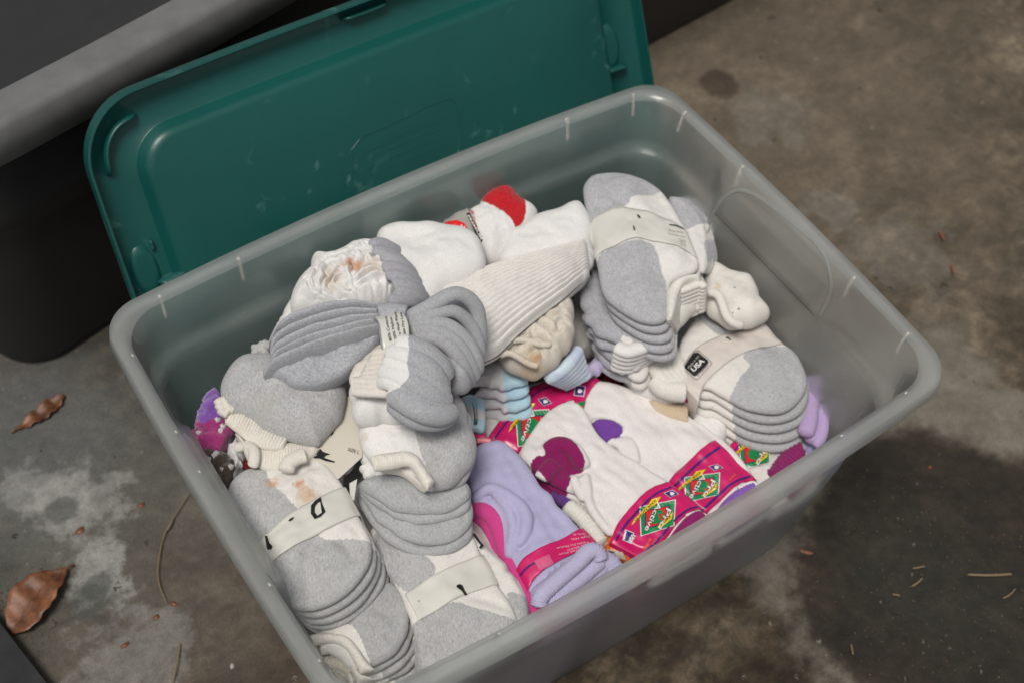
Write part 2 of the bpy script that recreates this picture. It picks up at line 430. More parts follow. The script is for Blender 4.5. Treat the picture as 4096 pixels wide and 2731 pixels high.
def decal(name, polys, S, mat, parent, lift=.0011, sub=3., smooth=0):
    """flat print: polygons in picture units, laid on S (list of outlines, each may be (outer, hole))"""
    V3, F = [], []
    for poly in polys:
        hole = None
        if isinstance(poly, tuple): poly, hole = poly
        bm = bmesh.new()
        loops = [poly] + ([hole] if hole else [])
        for lp in loops:
            lp = resample(lp, 60, True, smooth) if smooth else np.asarray(lp, float)
            dens = []
            for a, b in zip(lp, np.roll(lp, -1, 0)):
                k = max(1, int(np.linalg.norm(b - a) / (sub * 3)))
                dens += [a + (b - a) * i / k for i in range(k)]
            vs = [bm.verts.new((p[0], p[1], 0)) for p in dens]
            for i in range(len(vs)): bm.edges.new((vs[i - 1], vs[i]))
        bmesh.ops.triangle_fill(bm, edges=bm.edges[:], use_beauty=True, use_dissolve=False)
        for _ in range(2):
            lng = [e for e in bm.edges if e.calc_length() > sub * 6]
            if lng: bmesh.ops.subdivide_edges(bm, edges=lng, cuts=1); bmesh.ops.triangulate(bm, faces=bm.faces[:])
        o = len(V3); bm.verts.ensure_lookup_table(); bm.verts.index_update()
        V3 += [(v.co.x, v.co.y) for v in bm.verts]; F += [tuple(o + v.index for v in f.verts) for f in bm.faces]; bm.free()
    W = px_on(S, np.array(V3)); toward = CAM - W; toward /= np.linalg.norm(toward, axis=1)[:, None]
    W = W + toward * lift
    ob = mesh_obj(name, W, F, mat, parent, smooth=False)
    me = ob.data
    # face the viewer side
    bm = bmesh.new(); bm.from_mesh(me)
    for f in bm.faces:
        if f.normal.z < 0: f.normal_flip()
    bm.to_mesh(me); bm.free(); return ob
def words(name, txt, p0, p1, hgt, S, mat, parent, lift=.0013, bold=0., shear=0., fit=True, up=None):
    """lettering from p0 to p1 (picture units) with cap height hgt"""
    cu = bpy.data.curves.new('t', 'FONT'); cu.body = txt; cu.size = 1; cu.offset = bold; cu.shear = shear; cu.resolution_u = 3
    to = bpy.data.objects.new('t', cu); COL.objects.link(to); dg = bpy.context.evaluated_depsgraph_get(); dg.update()
    me = bpy.data.meshes.new_from_object(to.evaluated_get(dg)); bpy.data.objects.remove(to); bpy.data.curves.remove(cu)
    V = np.array([v.co[:2] for v in me.vertices]); F = [tuple(p.vertices) for p in me.polygons]; bpy.data.meshes.remove(me)
    if not len(V): return None
    p0, p1 = np.array(p0, float), np.array(p1, float); x0, x1 = V[:, 0].min(), V[:, 0].max()
    ex = (p1 - p0) / (x1 - x0); L = p1 - p0; L /= np.linalg.norm(L)
    upv = np.array([L[1], -L[0]]) if up is None else np.array(up, float) / np.linalg.norm(up)
    P = p0 + np.outer(V[:, 0] - x0, ex) + np.outer(V[:, 1], upv * hgt / .7)
    W = px_on(S, P); tw = CAM - W; tw /= np.linalg.norm(tw, axis=1)[:, None]
    ob = mesh_obj(name, W + tw * lift, F, mat, parent, smooth=False)
    return ob

# ------------------------------------------------------------------ the concrete floor
G0 = Plane(0.)
def fl(x, y): p = G0.hit([(x, y)])[0]; return (p[0], p[1], 0)
def concrete():
    m, n, b, out = nmat('stained_concrete'); ob = N(n, 'ShaderNodeTexCoord').outputs['Object']
    n1 = noise(n, ob, 5.5, 6, .62, .5); n2 = noise(n, ob, 17, 6, .66, .3); n3 = noise(n, ob, 75, 5, .7); n4 = noise(n, ob, 420, 3, .7)
    col = ramp(n, n1, [(.34, (.024, .017, .010)), (.45, (.054, .040, .024)), (.54, (.084, .064, .041)), (.64, (.142, .115, .080))])
    col = mix(n, .75, col, ramp(n, n2, [(.34, .38), (.5, .86), (.66, 1.5)]), 'MULTIPLY')
    n2b = noise(n, ob, 38, 5, .68, .4); col = mix(n, .8, col, ramp(n, n2b, [(.38, .5), (.5, .92), (.60, 1.5)]), 'MULTIPLY')
    def blob(p, r, wig=1., sc=9., soft=.25, seed=0):
        mp = N(n, 'ShaderNodeMapping'); mp.inputs['Location'].default_value = (seed, seed * 2, 0); n.links.new(ob, mp.inputs['Vector'])
        d = N(n, 'ShaderNodeVectorMath', operation='DISTANCE'); n.links.new(ob, d.inputs[0]); d.inputs[1].default_value = p
        dd = math_(n, 'ADD', d.outputs['Value'], math_(n, 'MULTIPLY', math_(n, 'SUBTRACT', noise(n, mp.outputs[0], sc, 6, .62), .5), r * wig))
        rr_ = N(n, 'ShaderNodeMapRange', interpolation_type='SMOOTHSTEP'); n.links.new(dd, rr_.inputs[0])
        rr_.inputs[1].default_value = r * (1 - soft); rr_.inputs[2].default_value = r * (1 + soft); rr_.inputs[3].default_value = 1; rr_.inputs[4].default_value = 0
        return rr_.outputs[0]
    def inv(c): return math_(n, 'SUBTRACT', 1., c)
    def mul(a, c): return math_(n, 'MULTIPLY', a, c)
    # greenish grey worn zone at the left, reddish brown zone below it
    gz = blob(fl(330, 2080), .17, 1.5, 6, .8, 3); col = mix(n, mul(gz, .75), col, mix(n, n2, (.055, .060, .050), (.19, .20, .175)))
    lz = blob(fl(60, 1750), .12, 1.6, 6, .7, 5); col = mix(n, mul(lz, .6), col, (.12, .125, .125))
    rz = blob(fl(900, 2500), .2, 1.4, 6, .7, 7); col = mix(n, mul(rz, .55), col, mix(n, n2, (.045, .032, .025), (.14, .11, .09)))
    tz = blob(fl(2900, 300), .42, 1.2, 4, .7, 9); col = mix(n, mul(tz, .6), col, mix(n, n2, (.12, .095, .065), (.24, .20, .15)))
    # pale patches where the surface is scuffed
    for (px, py, r, a, s) in ((330, 2020, .042, .55, 1), (250, 2000, .030, .5, 2), (390, 2290, .032, .75, 4), (560, 2620, .05, .35, 5), (3330, 840, .03, .18, 6),
                              (3080, 470, .05, .14, 7), (3600, 1000, .06, .12, 8), (120, 1960, .03, .5, 9)):
        col = mix(n, mul(blob(fl(px, py), r, 3.6, 34, .32, s * 11), a), col, mix(n, n3, (.20, .195, .18), (.40, .40, .38)))
    for (px, py, r, s) in ((240, 2040, .016, 1), (360, 2400, .018, 2), (400, 2340, .014, 3)):
        col = mix(n, mul(blob(fl(px, py), r, 2.6, 40, .3, s * 7), .7), col, (.075, .08, .07))
    # the dark damp stain with its pale mineral edge
    W = (.368, -.292, 0); st = blob(W, .176, .85, 11, .11, 31); ring = blob((.40, -.22, 0), .225, 1.3, 12, .16, 33)
    col = mix(n, mul(mul(ring, inv(st)), .8), col, mix(n, n2, (.085, .075, .055), (.27, .245, .205)))
    wet = mix(n, n2, (.008, .008, .006), (.040, .029, .020)); wet = mix(n, .5, wet, ramp(n, n3, [(.3, .5), (.7, 1.2)]), 'MULTIPLY')
    gr = blob(fl(3750, 2350), .08, 2.4, 8, .6, 41); wet = mix(n, mul(gr, .5), wet, (.022, .026, .020))
    col = mix(n, mul(st, .92), col, wet)
    dk = blob(fl(2870, 335), .026, 1.5, 30, .22, 51); col = mix(n, mul(dk, .75), col, (.045, .03, .022))
    # pits and specks
    vo = N(n, 'ShaderNodeTexVoronoi', feature='F1'); vo.inputs['Scale'].default_value = 26; n.links.new(mix(n, .06, ob, noise(n, ob, 60, 3)), vo.inputs['Vector'])
    pit = ramp(n, math_(n, 'ADD', vo.outputs['Distance'], math_(n, 'MULTIPLY', n2, .55)), [(.315, 1.), (.355, 0.)])
    col = mix(n, mul(pit, .8), col, (.028, .022, .018))
    vo2 = N(n, 'ShaderNodeTexVoronoi', feature='F1'); vo2.inputs['Scale'].default_value = 55; n.links.new(mix(n, .04, ob, noise(n, ob, 90, 3)), vo2.inputs['Vector'])
    sp = ramp(n, math_(n, 'ADD', vo2.outputs['Distance'], math_(n, 'MULTIPLY', n1, .5)), [(.29, 1.), (.34, 0.)])
    col = mix(n, mul(sp, .6), col, (.26, .235, .19))
    col = mix(n, .6, col, ramp(n, n4, [(.3, .62), (.7, 1.25)]), 'MULTIPLY'); col = mix(n, .55, col, ramp(n, n3, [(.3, .65), (.7, 1.25)]), 'MULTIPLY')
    n.links.new(col, b.inputs['Base Color'])
    ro = mix(n, st, .82, .6); n.links.new(ro, b.inputs['Roughness']); b.inputs['Specular IOR Level'].default_value = .3
    bp = N(n, 'ShaderNodeBump'); bp.inputs['Strength'].default_value = .55; bp.inputs['Distance'].default_value = .003
    hh = math_(n, 'ADD', math_(n, 'MULTIPLY', n3, .7), math_(n, 'ADD', math_(n, 'MULTIPLY', n4, .2), math_(n, 'SUBTRACT', n2, mul(pit, .35))))
    n.links.new(hh, bp.inputs['Height']); n.links.new(bp.outputs[0], b.inputs['Normal'])
    return m
g = 24; xs = np.r_[-6, np.linspace(-2, 2.6, g), 7]; ys = np.r_[-6, np.linspace(-2, 2.6, g), 7]
V = [(x, y, 0) for y in ys for x in xs]; nx = len(xs)
F = [(j * nx + i, j * nx + i + 1, (j + 1) * nx + i + 1, (j + 1) * nx + i) for j in range(len(ys) - 1) for i in range(nx - 1)]
tag(mesh_obj('ground', V, F, concrete()), kind='structure')

# ------------------------------------------------------------------ round-cornered plan used by all the tubs
def rr_plan(hx, hy, r, bx=0., by=0., m=10, ds=.02):
    pts = []
    for cx, cy, a0 in ((hx - r, -(hy - r), -90), (hx - r, hy - r, 0), (-(hx - r), hy - r, 90), (-(hx - r), -(hy - r), 180)):
        for i in range(m + 1):
            a = math.radians(a0 + 90 * i / m); pts.append((cx + r * math.cos(a), cy + r * math.sin(a)))
    P = np.array(pts); out = []
    ns = (round((2 * hy0 - 0) / ds), round((2 * hx0) / ds)) if False else (24, 34)
    for k, (a, b) in enumerate(zip(P, np.roll(P, -1, 0))):
        q = (k + 1) % (m + 1) == 0; mm = 1
        if q: mm = ns[(k + 1) // (m + 1) % 2 == 0] if False else (ns[0] if ((k + 1) // (m + 1)) in (1, 3) else ns[1])
        for j in range(mm): out.append(a + (b - a) * j / mm)
    P = np.array(out); X = P.copy()
    X[:, 1] = P[:, 1] + by * (P[:, 1] / hy) * (1 - np.clip(P[:, 0] / hx, -1, 1) ** 2)
    X[:, 0] = P[:, 0] + bx * (P[:, 0] / hx) * (1 - np.clip(P[:, 1] / hy, -1, 1) ** 2)
    return X
def loft(loops, close_first=False, close_last=False):
    n_ = len(loops[0]); V3 = np.vstack(loops); F = []
    for k in range(len(loops) - 1):
        for i in range(n_): j = (i + 1) % n_; F.append((k * n_ + i, k * n_ + j, (k + 1) * n_ + j, (k + 1) * n_ + i))
    if close_first: F.append(tuple(range(n_))[::-1])
    if close_last: F.append(tuple((len(loops) - 1) * n_ + i for i in range(n_)))
    return V3, F
def sstep(x, a, b): t = np.clip((x - a) / (b - a), 0, 1); return t * t * (3 - 2 * t)

# ------------------------------------------------------------------ frosted bin
def frosted(name, scat, gloss=.035, clear=.45):
    """cloudy polypropylene: blurred see-through plus milky scattering"""
    m = bpy.data.materials.new(name); m.use_nodes = True; n = m.node_tree; n.nodes.clear()
    out = n.nodes.new('ShaderNodeOutputMaterial'); ob = N(n, 'ShaderNodeTexCoord').outputs['Object']
    rf = N(n, 'ShaderNodeBsdfRefraction'); rf.inputs['Color'].default_value = (.95, .96, .95, 1); rf.inputs['Roughness'].default_value = .34; rf.inputs['IOR'].default_value = 1.10
    tp = N(n, 'ShaderNodeBsdfTransparent'); tp.inputs['Color'].default_value = (.96, .97, .96, 1); m0 = N(n, 'ShaderNodeMixShader'); m0.inputs[0].default_value = clear; n.links.new(rf.outputs[0], m0.inputs[1]); n.links.new(tp.outputs[0], m0.inputs[2])
    dif = N(n, 'ShaderNodeBsdfDiffuse'); dif.inputs['Color'].default_value = (.74, .76, .75, 1)
    trl = N(n, 'ShaderNodeBsdfTranslucent'); trl.inputs['Color'].default_value = (.90, .92, .91, 1)
    gl = N(n, 'ShaderNodeBsdfGlossy'); gl.inputs['Roughness'].default_value = .24
    ms = N(n, 'ShaderNodeMixShader'); ms.inputs[0].default_value = .55; n.links.new(dif.outputs[0], ms.inputs[1]); n.links.new(trl.outputs[0], ms.inputs[2])
    m2 = N(n, 'ShaderNodeMixShader'); n.links.new(m0.outputs[0], m2.inputs[1]); n.links.new(ms.outputs[0], m2.inputs[2])
    sc_n = scaled(n, ob, (1, 1, .25), .4); scr = ramp(n, noise(n, sc_n, 160, 4, .75, 1.2), [(.60, 0.), (.72, .16)]); spk = ramp(n, noise(n, ob, 420, 2, .6), [(.70, 0.), (.78, .14)])
    n.links.new(math_(n, 'ADD', math_(n, 'ADD', scr, spk), ramp(n, noise(n, ob, 9, 4, .6), [(.3, scat - .05), (.7, scat + .06)])), m2.inputs[0])
    lw = N(n, 'ShaderNodeLayerWeight'); lw.inputs[0].default_value = .35
    m3 = N(n, 'ShaderNodeMixShader'); n.links.new(math_(n, 'ADD', math_(n, 'MULTIPLY', lw.outputs['Fresnel'], .05), gloss), m3.inputs[0]); n.links.new(m2.outputs[0], m3.inputs[1]); n.links.new(gl.outputs[0], m3.inputs[2])
    n.links.new(m3.outputs[0], out.inputs[0])
    bp = N(n, 'ShaderNodeBump'); bp.inputs['Strength'].default_value = .12; bp.inputs['Distance'].default_value = .001
    n.links.new(noise(n, ob, 300, 3, .6), bp.inputs['Height'])
    for s_ in (gl, dif): n.links.new(bp.outputs[0], s_.inputs['Normal'])
    return m
FR = frosted('frosted_plastic', .17, .015, .50); FR2 = frosted('frosted_rim_plastic', .30, .03, .4)
HB, HX, HY = .31, .30, .2142
def sec(z, off, r=None, handle=0.):
    """section of the bin at height z, inset by off from the rim's outer edge"""
    k = off / .05; P = rr_plan(HX - off, HY - off * 1.08, max(.03 + off * .35, .02), .0054 * (1 - k * .8), .0134 * (1 - k * .8))
    if handle:   # at the grips the short walls stay in where the rest of the wall steps out
        s = sstep(np.abs(P[:, 1]), .098, .082) if False else 1 - sstep(np.abs(P[:, 1]), .080, .096)
        P[:, 0] -= np.sign(P[:, 0]) * handle * s * (np.abs(P[:, 0]) > .2)
    return np.c_[P, np.full(len(P), z)]
tw = .0022
inner = [(.0, .0535, 0), (.004, .050, 0), (.02, .0475, 0), (.10, .0385, 0), (.16, .0325, 0), (.238, .0262, 0), (.246, .0250, 0), (.2495, .0225, .004), (.252, .0195, .008), (.262, .0180, .0085),
         (.285, .0165, .0085), (.295, .0150, .008), (.3005, .0135, .003), (.305, .0126, 0), (.3085, .0108, 0)]
loops = [sec(tw, .075), sec(tw, .056)] + [sec(z + (tw if z < .1 else 0), o, handle=h) for z, o, h in inner]
loops += [sec(HB, .0085), sec(HB, .0024), sec(HB - .0005, .0012), sec(HB - .002, .0005), sec(HB - .0163, -.0010), sec(HB - .0168, .0002), sec(HB - .0163, .0012)]
loops += [sec(HB - .005, .0020), sec(HB - .0035, .0040), sec(HB - .0035, .0075), sec(HB - .006, .0098)]
loops += [sec(z, o - tw, handle=h) for z, o, h in reversed(inner[:-2])]
loops += [sec(0.0005, .056)]
V3, F = loft(loops, True, True)
BIN = thing('storage_bin', 'frosted clear plastic storage bin without its lid, full of bundled socks', 'storage bin', (0, 0, 0))
rimf = lambda f: all(V3[i][2] > HB - .0175 for i in f) and all(max(abs(V3[i][0]) - (HX - .0136), abs(V3[i][1]) - (HY - .0146)) > -.03 for i in f) and min(V3[i][2] for i in f) > HB - .0176
nn = len(loops[0]); rim_from = 2 + len(inner) - 2; rim_to = rim_from + 13
FRIM = [f for q, f in enumerate(F[:(len(loops) - 1) * nn]) if rim_from <= q // nn < rim_to]; fs = set(FRIM)
bo = mesh_obj('body', V3, [f for f in F if f not in fs], FR, BIN)
ro = mesh_obj('rim', V3, FRIM, FR2, BIN); bm = bmesh.new(); bm.from_mesh(ro.data); bmesh.ops.delete(bm, geom=[v for v in bm.verts if not v.link_faces], context='VERTS'); bmesh.ops.recalc_face_normals(bm, faces=bm.faces)
bm.to_mesh(ro.data); bm.free()
bm = bmesh.new(); bm.from_mesh(bo.data); bmesh.ops.delete(bm, geom=[v for v in bm.verts if not v.link_faces], context='VERTS'); bm.to_mesh(bo.data); bm.free()
bm = bmesh.new(); bm.from_mesh(bo.data); bmesh.ops.recalc_face_normals(bm, faces=bm.faces); bm.to_mesh(bo.data); bm.free()
bo.data.set_sharp_from_angle(angle=math.radians(50))
# gussets between the turned-down rim and the wall
def rimpt(px, py):
    X = Plane(HB).hit([(px, py)])[0][:2]; P = sec(HB, .006)[:, :2]; i = np.argmin(((P - X) ** 2).sum(1)); t = P[(i + 1) % len(P)] - P[i - 1]; t /= np.linalg.norm(t)
    return P[i], t
GUS = None
for (px, py) in ((650, 1150), (925, 1010), (2250, 470), (2500, 365), (2770, 450), (3640, 1320), (3650, 1590), (3430, 1760), (2000, 2600), (500, 1440), (695, 1710), (1040, 2330), (1240, 2650), (3430, 1080), (2985, 640), (790, 1880)):
    c, t = rimpt(px, py); nrm = np.array([t[1], -t[0]])
    if nrm @ c < 0: nrm = -nrm
    prof = [(-.0030, HB - .0002), (-.0042, HB + .0002), (-.0050, HB - .0012), (-.0060, HB - .0035), (-.0064, HB - .005), (-.0070, HB - .0062), (-.0076, HB - .0095), (-.0088, HB - .015), (-.0098, HB - .022), (-.0100, HB - .024)]
    V = []; k = len(prof)
    for s_, d_ in ((-1, -.0012), (-.8, .0003), (.8, .0003), (1, -.0012)):
        for q, (a_, z) in enumerate(prof): V.append((*(c + nrm * (a_ - d_ * (q > 3)) + t * s_ * .0016), z + (d_ if q < 6 else 0)))
    F = [(r_ * k + i, r_ * k + i + 1, (r_ + 1) * k + i + 1, (r_ + 1) * k + i) for r_ in range(3) for i in range(k - 1)]
    mesh_obj('rim_rib', V, F, plain('rib_plastic', (.46, .44, .40), .4, .4), BIN)

def wallpt(px, py):
    D = rays([(px, py)])[0]; k = .089; c = .2615 - .1 * k; t = (c + k * CAM[2] - CAM[0]) / (D[0] - k * D[2]); X = CAM + D * t; return X
WP = np.array([wallpt(*p) for p in ((2835, 900), (2850, 850), (2890, 790), (2950, 755), (3020, 775), (3110, 840), (3210, 925), (3270, 980), (3310, 1050), (3328, 1130), (3315, 1200), (3280, 1260))])
Q = resample(WP, 70, False, 2); Q[:, 0] -= .0001; a = np.linspace(0, 2 * np.pi, 8, endpoint=False); V = []
for i, q_ in enumerate(Q):
    tq = Q[min(i + 1, 69)] - Q[max(i - 1, 0)]; tq /= np.linalg.norm(tq); nx_ = np.array([1., 0, -.089]); sx = np.cross(tq, nx_)
    for t_ in a: V.append(q_ + sx * math.cos(t_) * .0024 + nx_ * math.sin(t_) * .0005)
F = [(i * 8 + j, i * 8 + (j + 1) % 8, (i + 1) * 8 + (j + 1) % 8, (i + 1) * 8 + j) for i in range(69) for j in range(8)]
mesh_obj('grip_ridge', V, F, FR, BIN)

# ------------------------------------------------------------------ green lid leaning behind
def greenp():
    m, n, b, out = nmat('green_plastic'); ob = N(n, 'ShaderNodeTexCoord').outputs['Object']
    c = mix(n, .5, (.005, .078, .068), ramp(n, noise(n, ob, 6, 5, .6), [(.3, .8), (.7, 1.1)]), 'MULTIPLY')
    # dry scuffs
    s1 = noise(n, scaled(n, ob, (1, .35, 1), .6), 38, 4, .55, .8); s2 = noise(n, ob, 7, 3, .5)
    f = math_(n, 'MULTIPLY', ramp(n, s1, [(.62, 0.), (.70, 1.)]), ramp(n, s2, [(.45, 0.), (.58, 1.)]))
    c = mix(n, math_(n, 'MULTIPLY', f, .38), c, (.13, .30, .25))
    n.links.new(c, b.inputs['Base Color']); b.inputs['Roughness'].default_value = .38
    n.links.new(ramp(n, f, [(0, .36), (1, .6)]), b.inputs['Roughness'])
    bp = N(n, 'ShaderNodeBump'); bp.inputs['Strength'].default_value = .15; bp.inputs['Distance'].default_value = .0006
    n.links.new(noise(n, ob, 500, 3, .6), bp.inputs['Height']); n.links.new(bp.outputs[0], b.inputs['Normal']); return m
GP = greenp()
la, lb, lg = math.radians(1.7), math.radians(63.5), math.radians(-1.3)
u_ = np.array([math.cos(la) * math.cos(lg), math.sin(la) * math.cos(lg), math.sin(lg)]); h_ = np.array([-math.sin(la), math.cos(la), 0])
v_ = math.cos(lb) * h_ + math.sin(lb) * np.cross(u_, h_); n_ = np.cross(u_, v_)      # n_ faces the viewer (underside of the lid)
LO = np.array([.045, .163, .010])
LID = thing('lid', 'dark green plastic bin lid leaning upside down behind the open bin', 'bin lid', tuple(LO))
LL, LW = .60, .436
def L3(x, y, z=0.): return LO + u_ * x + v_ * (y + LW / 2 + .004) + n_ * z
def lsec(off, z, r=.058, yo=0.): 
    P = rr_plan(LL / 2 - off, LW / 2 - off, max(r - off * .9, .012), .003, .005); return np.array([L3(a, b, z) for a, b in P])
def prec(off, z, r):  # inner panel, pushed toward the back
    P = rr_plan(LL / 2 - off, LW / 2 - off * .95, r, .0, .002); return np.array([L3(a, b, z) for a, b in P])
ll = [lsec(.0015, .014), lsec(.0, .0135), lsec(0, .004), lsec(.0005, -.0015), lsec(.004, -.004)]
# outside (back) of lid then round to the inside
back_ = [prec(.043, -.0045, .038), prec(.049, .006, .034), prec(.055, .0095, .03), prec(.12, .010, .02)]
front = [lsec(.0022, .014), lsec(.0030, .012), lsec(.0040, .001), lsec(.006, -.0015), prec(.041, -.0015, .040), prec(.0418, -.0005, .039), prec(.0465, .0075, .034), prec(.0495, .0110, .032), prec(.054, .0126, .030), prec(.12, .0126, .02)]
loopsL = list(reversed(front)) + ll + back_
V3, F = loft(loopsL, True, True)
lo = mesh_obj('panel', V3, F, GP, LID); bm = bmesh.new(); bm.from_mesh(lo.data); bmesh.ops.recalc_face_normals(bm, faces=bm.faces); bm.to_mesh(lo.data); bm.free()
lo.data.set_sharp_from_angle(angle=math.radians(60))
def lidhit(px, py):      # picture -> lid coordinates
    D = rays([(px, py)])[0]; P0 = L3(0, 0, 0); t = ((P0 - CAM) @ n_) / (D @ n_); X = CAM + D * t - P0; return X @ u_, X @ v_
def lrib(pts, hgt=.008, wd=.0016, name='locating_rib'):
    Q = resample([lidhit(*p) for p in pts], 16, False, 2); T = np.gradient(Q, axis=0); T /= np.linalg.norm(T, axis=1)[:, None]; Nn = np.stack([-T[:, 1], T[:, 0]], 1)
    V = []; k = np.linspace(0, 1, 16); hh = hgt * np.minimum(1, np.minimum(k, 1 - k) * 8 + .25)
    for s, top in ((-1, 0), (-.7, 1), (.7, 1), (1, 0)):
        for i in range(16): q = Q[i] + Nn[i] * s * wd; V.append(L3(q[0], q[1], hh[i] if top else -.0018))
    F = [(a * 16 + i, a * 16 + i + 1, (a + 1) * 16 + i + 1, (a + 1) * 16 + i) for a in range(3) for i in range(15)]
    F += [(0, 16, 32, 48), (15, 63, 47, 31)]
    o = mesh_obj(name, V, F, GP, LID); bm = bmesh.new(); bm.from_mesh(o.data); bmesh.ops.recalc_face_normals(bm, faces=bm.faces); bm.to_mesh(o.data); bm.free(); return o
lrib([(542, 455), (470, 490), (430, 545), (415, 620), (438, 705)])
lrib([(1362, 78), (1450, 48), (1545, 10)])
lrib([(628, 1130), (690, 1095), (740, 1068)], .012)
lrib([(2360, 308), (2430, 280), (2500, 260)], .010)
lrib([(600, 960), (612, 1000)], .003)
def boss(px, py, rx, ry, h=.004):
    c = lidhit(px, py); V = [L3(c[0], c[1], h)]; m = 24
    for r, z in ((.6, h), (.85, h * .8), (1, -.002)):
        for i in range(m): a = 2 * math.pi * i / m; V.append(L3(c[0] + math.cos(a) * rx * r, c[1] + math.sin(a) * ry * r, z))
    F = [(0, 1 + i, 1 + (i + 1) % m) for i in range(m)] + [(1 + k * m + i, 1 + (k + 1) * m + i, 1 + (k + 1) * m + (i + 1) % m, 1 + k * m + (i + 1) % m) for k in range(2) for i in range(m)]
    mesh_obj('moulded_boss', V, F, GP, LID)
boss(585, 1085, .013, .026, .0012); boss(2440, 190, .013, .026, .0012)
# embossed label outline on the panel
def remb(p, w=.0009):
    Q = resample([lidhit(*q) for q in p], 80, True, 1); c = Q.mean(0); V = []
    for s, z in ((1.012, .0124), (1.006, .0132), (.994, .0132), (.988, .0124)): V += [L3(*(c + (q - c) * s), z) for q in Q]
    n__ = 80; F = [(k * n__ + i, k * n__ + (i + 1) % n__, (k + 1) * n__ + (i + 1) % n__, (k + 1) * n__ + i) for k in range(3) for i in range(n__)]
    mesh_obj('embossed_outline', V, F, GP, LID)
remb([(1372, 560), (1560, 480), (1740, 392), (1790, 388), (1806, 420), (1815, 560), (1810, 610), (1620, 690), (1440, 750), (1410, 748), (1395, 700)])
class LS: pass
LSf = LS(); 
def lid_line(p0, p1, h):     # rows of tiny raised marks, illegible in the photograph
    V, F = [], []; a, b = np.array(lidhit(*p0)), np.array(lidhit(*p1)); L = np.linalg.norm(b - a); d = (b - a) / L; q = np.array([-d[1], d[0]]); x = 0; r = random.Random(int(p0[0]))
    while x < L - .003:
        wd = r.uniform(.0012, .0035); c = a + d * x; o = len(V)
        for dx, dy in ((0, 0), (wd, 0), (wd, h), (0, h)): s = c + d * dx + q * dy; V.append(L3(s[0], s[1], .0129))
        for dx, dy in ((0, 0), (wd, 0), (wd, h), (0, h)): s = c + d * dx + q * dy; V.append(L3(s[0], s[1], .0120))
        F += [(o, o + 1, o + 2, o + 3), (o, o + 4, o + 5, o + 1), (o + 1, o + 5, o + 6, o + 2), (o + 2, o + 6, o + 7, o + 3), (o + 3, o + 7, o + 4, o)]; x += wd + r.uniform(.0008, .002)
    tag(mesh_obj('embossed_lettering', V, F, GP, LID, smooth=False), kind='stuff')
for k in range(4): lid_line((1440 + k * 6, 600 + k * 32), (1760 + k * 4, 468 + k * 34), .0022)

# ------------------------------------------------------------------ big dark totes behind
DK = plain('charcoal_plastic', (.026, .026, .027), .48, .4, .1, 300, .15)
GYL = plain('grey_lid_plastic', (.17, .17, .165), .36, .5, .15, 60, .22)
def tote(label, c, yaw, hx, hy, H, lidm, name='storage_tote', r=.08):
    T = thing(name, label, 'storage tote', (c[0], c[1], 0), 'dark storage totes standing behind the open bin'); T.rotation_euler = (0, 0, 0)
    ca, sa = math.cos(yaw), math.sin(yaw)
    def s(z, off, rad=None, bow=.008):
        P = rr_plan(hx - off, hy - off, max((rad or r) - off * .6, .02), bow, bow); return np.c_[c[0] + P[:, 0] * ca - P[:, 1] * sa, c[1] + P[:, 0] * sa + P[:, 1] * ca, np.full(len(P), z)]
    V3, F = loft([s(.001, .06, bow=0), s(.003, .046, bow=0), s(.012, .042, bow=0), s(.23, .024), s(.243, .022), s(.252, .012), s(.27, .011), s(H - .05, .009), s(H - .01, .012), s(H - .008, .04)], True, False)
    mesh_obj('body', V3, F, DK, T)
    V3, F = loft([s(H - .04, .0), s(H - .038, -.003), s(H - .005, .002), s(H, .006), s(H + .001, .010), s(H + .0005, .038), s(H - .001, .041)], False, False)
    mesh_obj('lid_rim', V3, F, lidm, T)
    V3, F = loft([s(H - .004, .039), s(H - .0025, .0415), s(H - .004, .044), s(H - .006, .09), s(H - .008, .15)], False, True)
    mesh_obj('lid_panel', V3, F, DK, T)
    return T
yw = math.radians(13.2); c0 = np.array([-.045, .450]); hy = .235
ctr = c0 + np.array([-math.sin(yw), math.cos(yw)]) * hy
T1 = tote('charcoal storage tote with a broad light grey rimmed lid, at the upper left', ctr, yw, .345, hy, .385, GYL)
yw2 = math.radians(6.3); c2 = np.array([.62, .5085]); ctr2 = c2 + np.array([-math.sin(yw2), math.cos(yw2)]) * .24
T2 = tote('black storage tote mostly hidden behind the green lid, at the top edge', ctr2, yw2, .34, .262, .36, DK, r=.05)

# ================================================================== the socks
def L(T, S, p):          # picture point -> coordinates inside thing T
    X = px_on(S, [p])[0] if hasattr(S, 'h') else S.hit([p])[0]; return tuple(X - np.array(T.location))
def begin(name, label, cat, pl, pts, group=None): return thing(name, label, cat, cen(pl, pts), group)
RUST = (.50, .20, .06); TAN = (.55, .40, .22)
GH = 'bundles of heather grey and white socks'

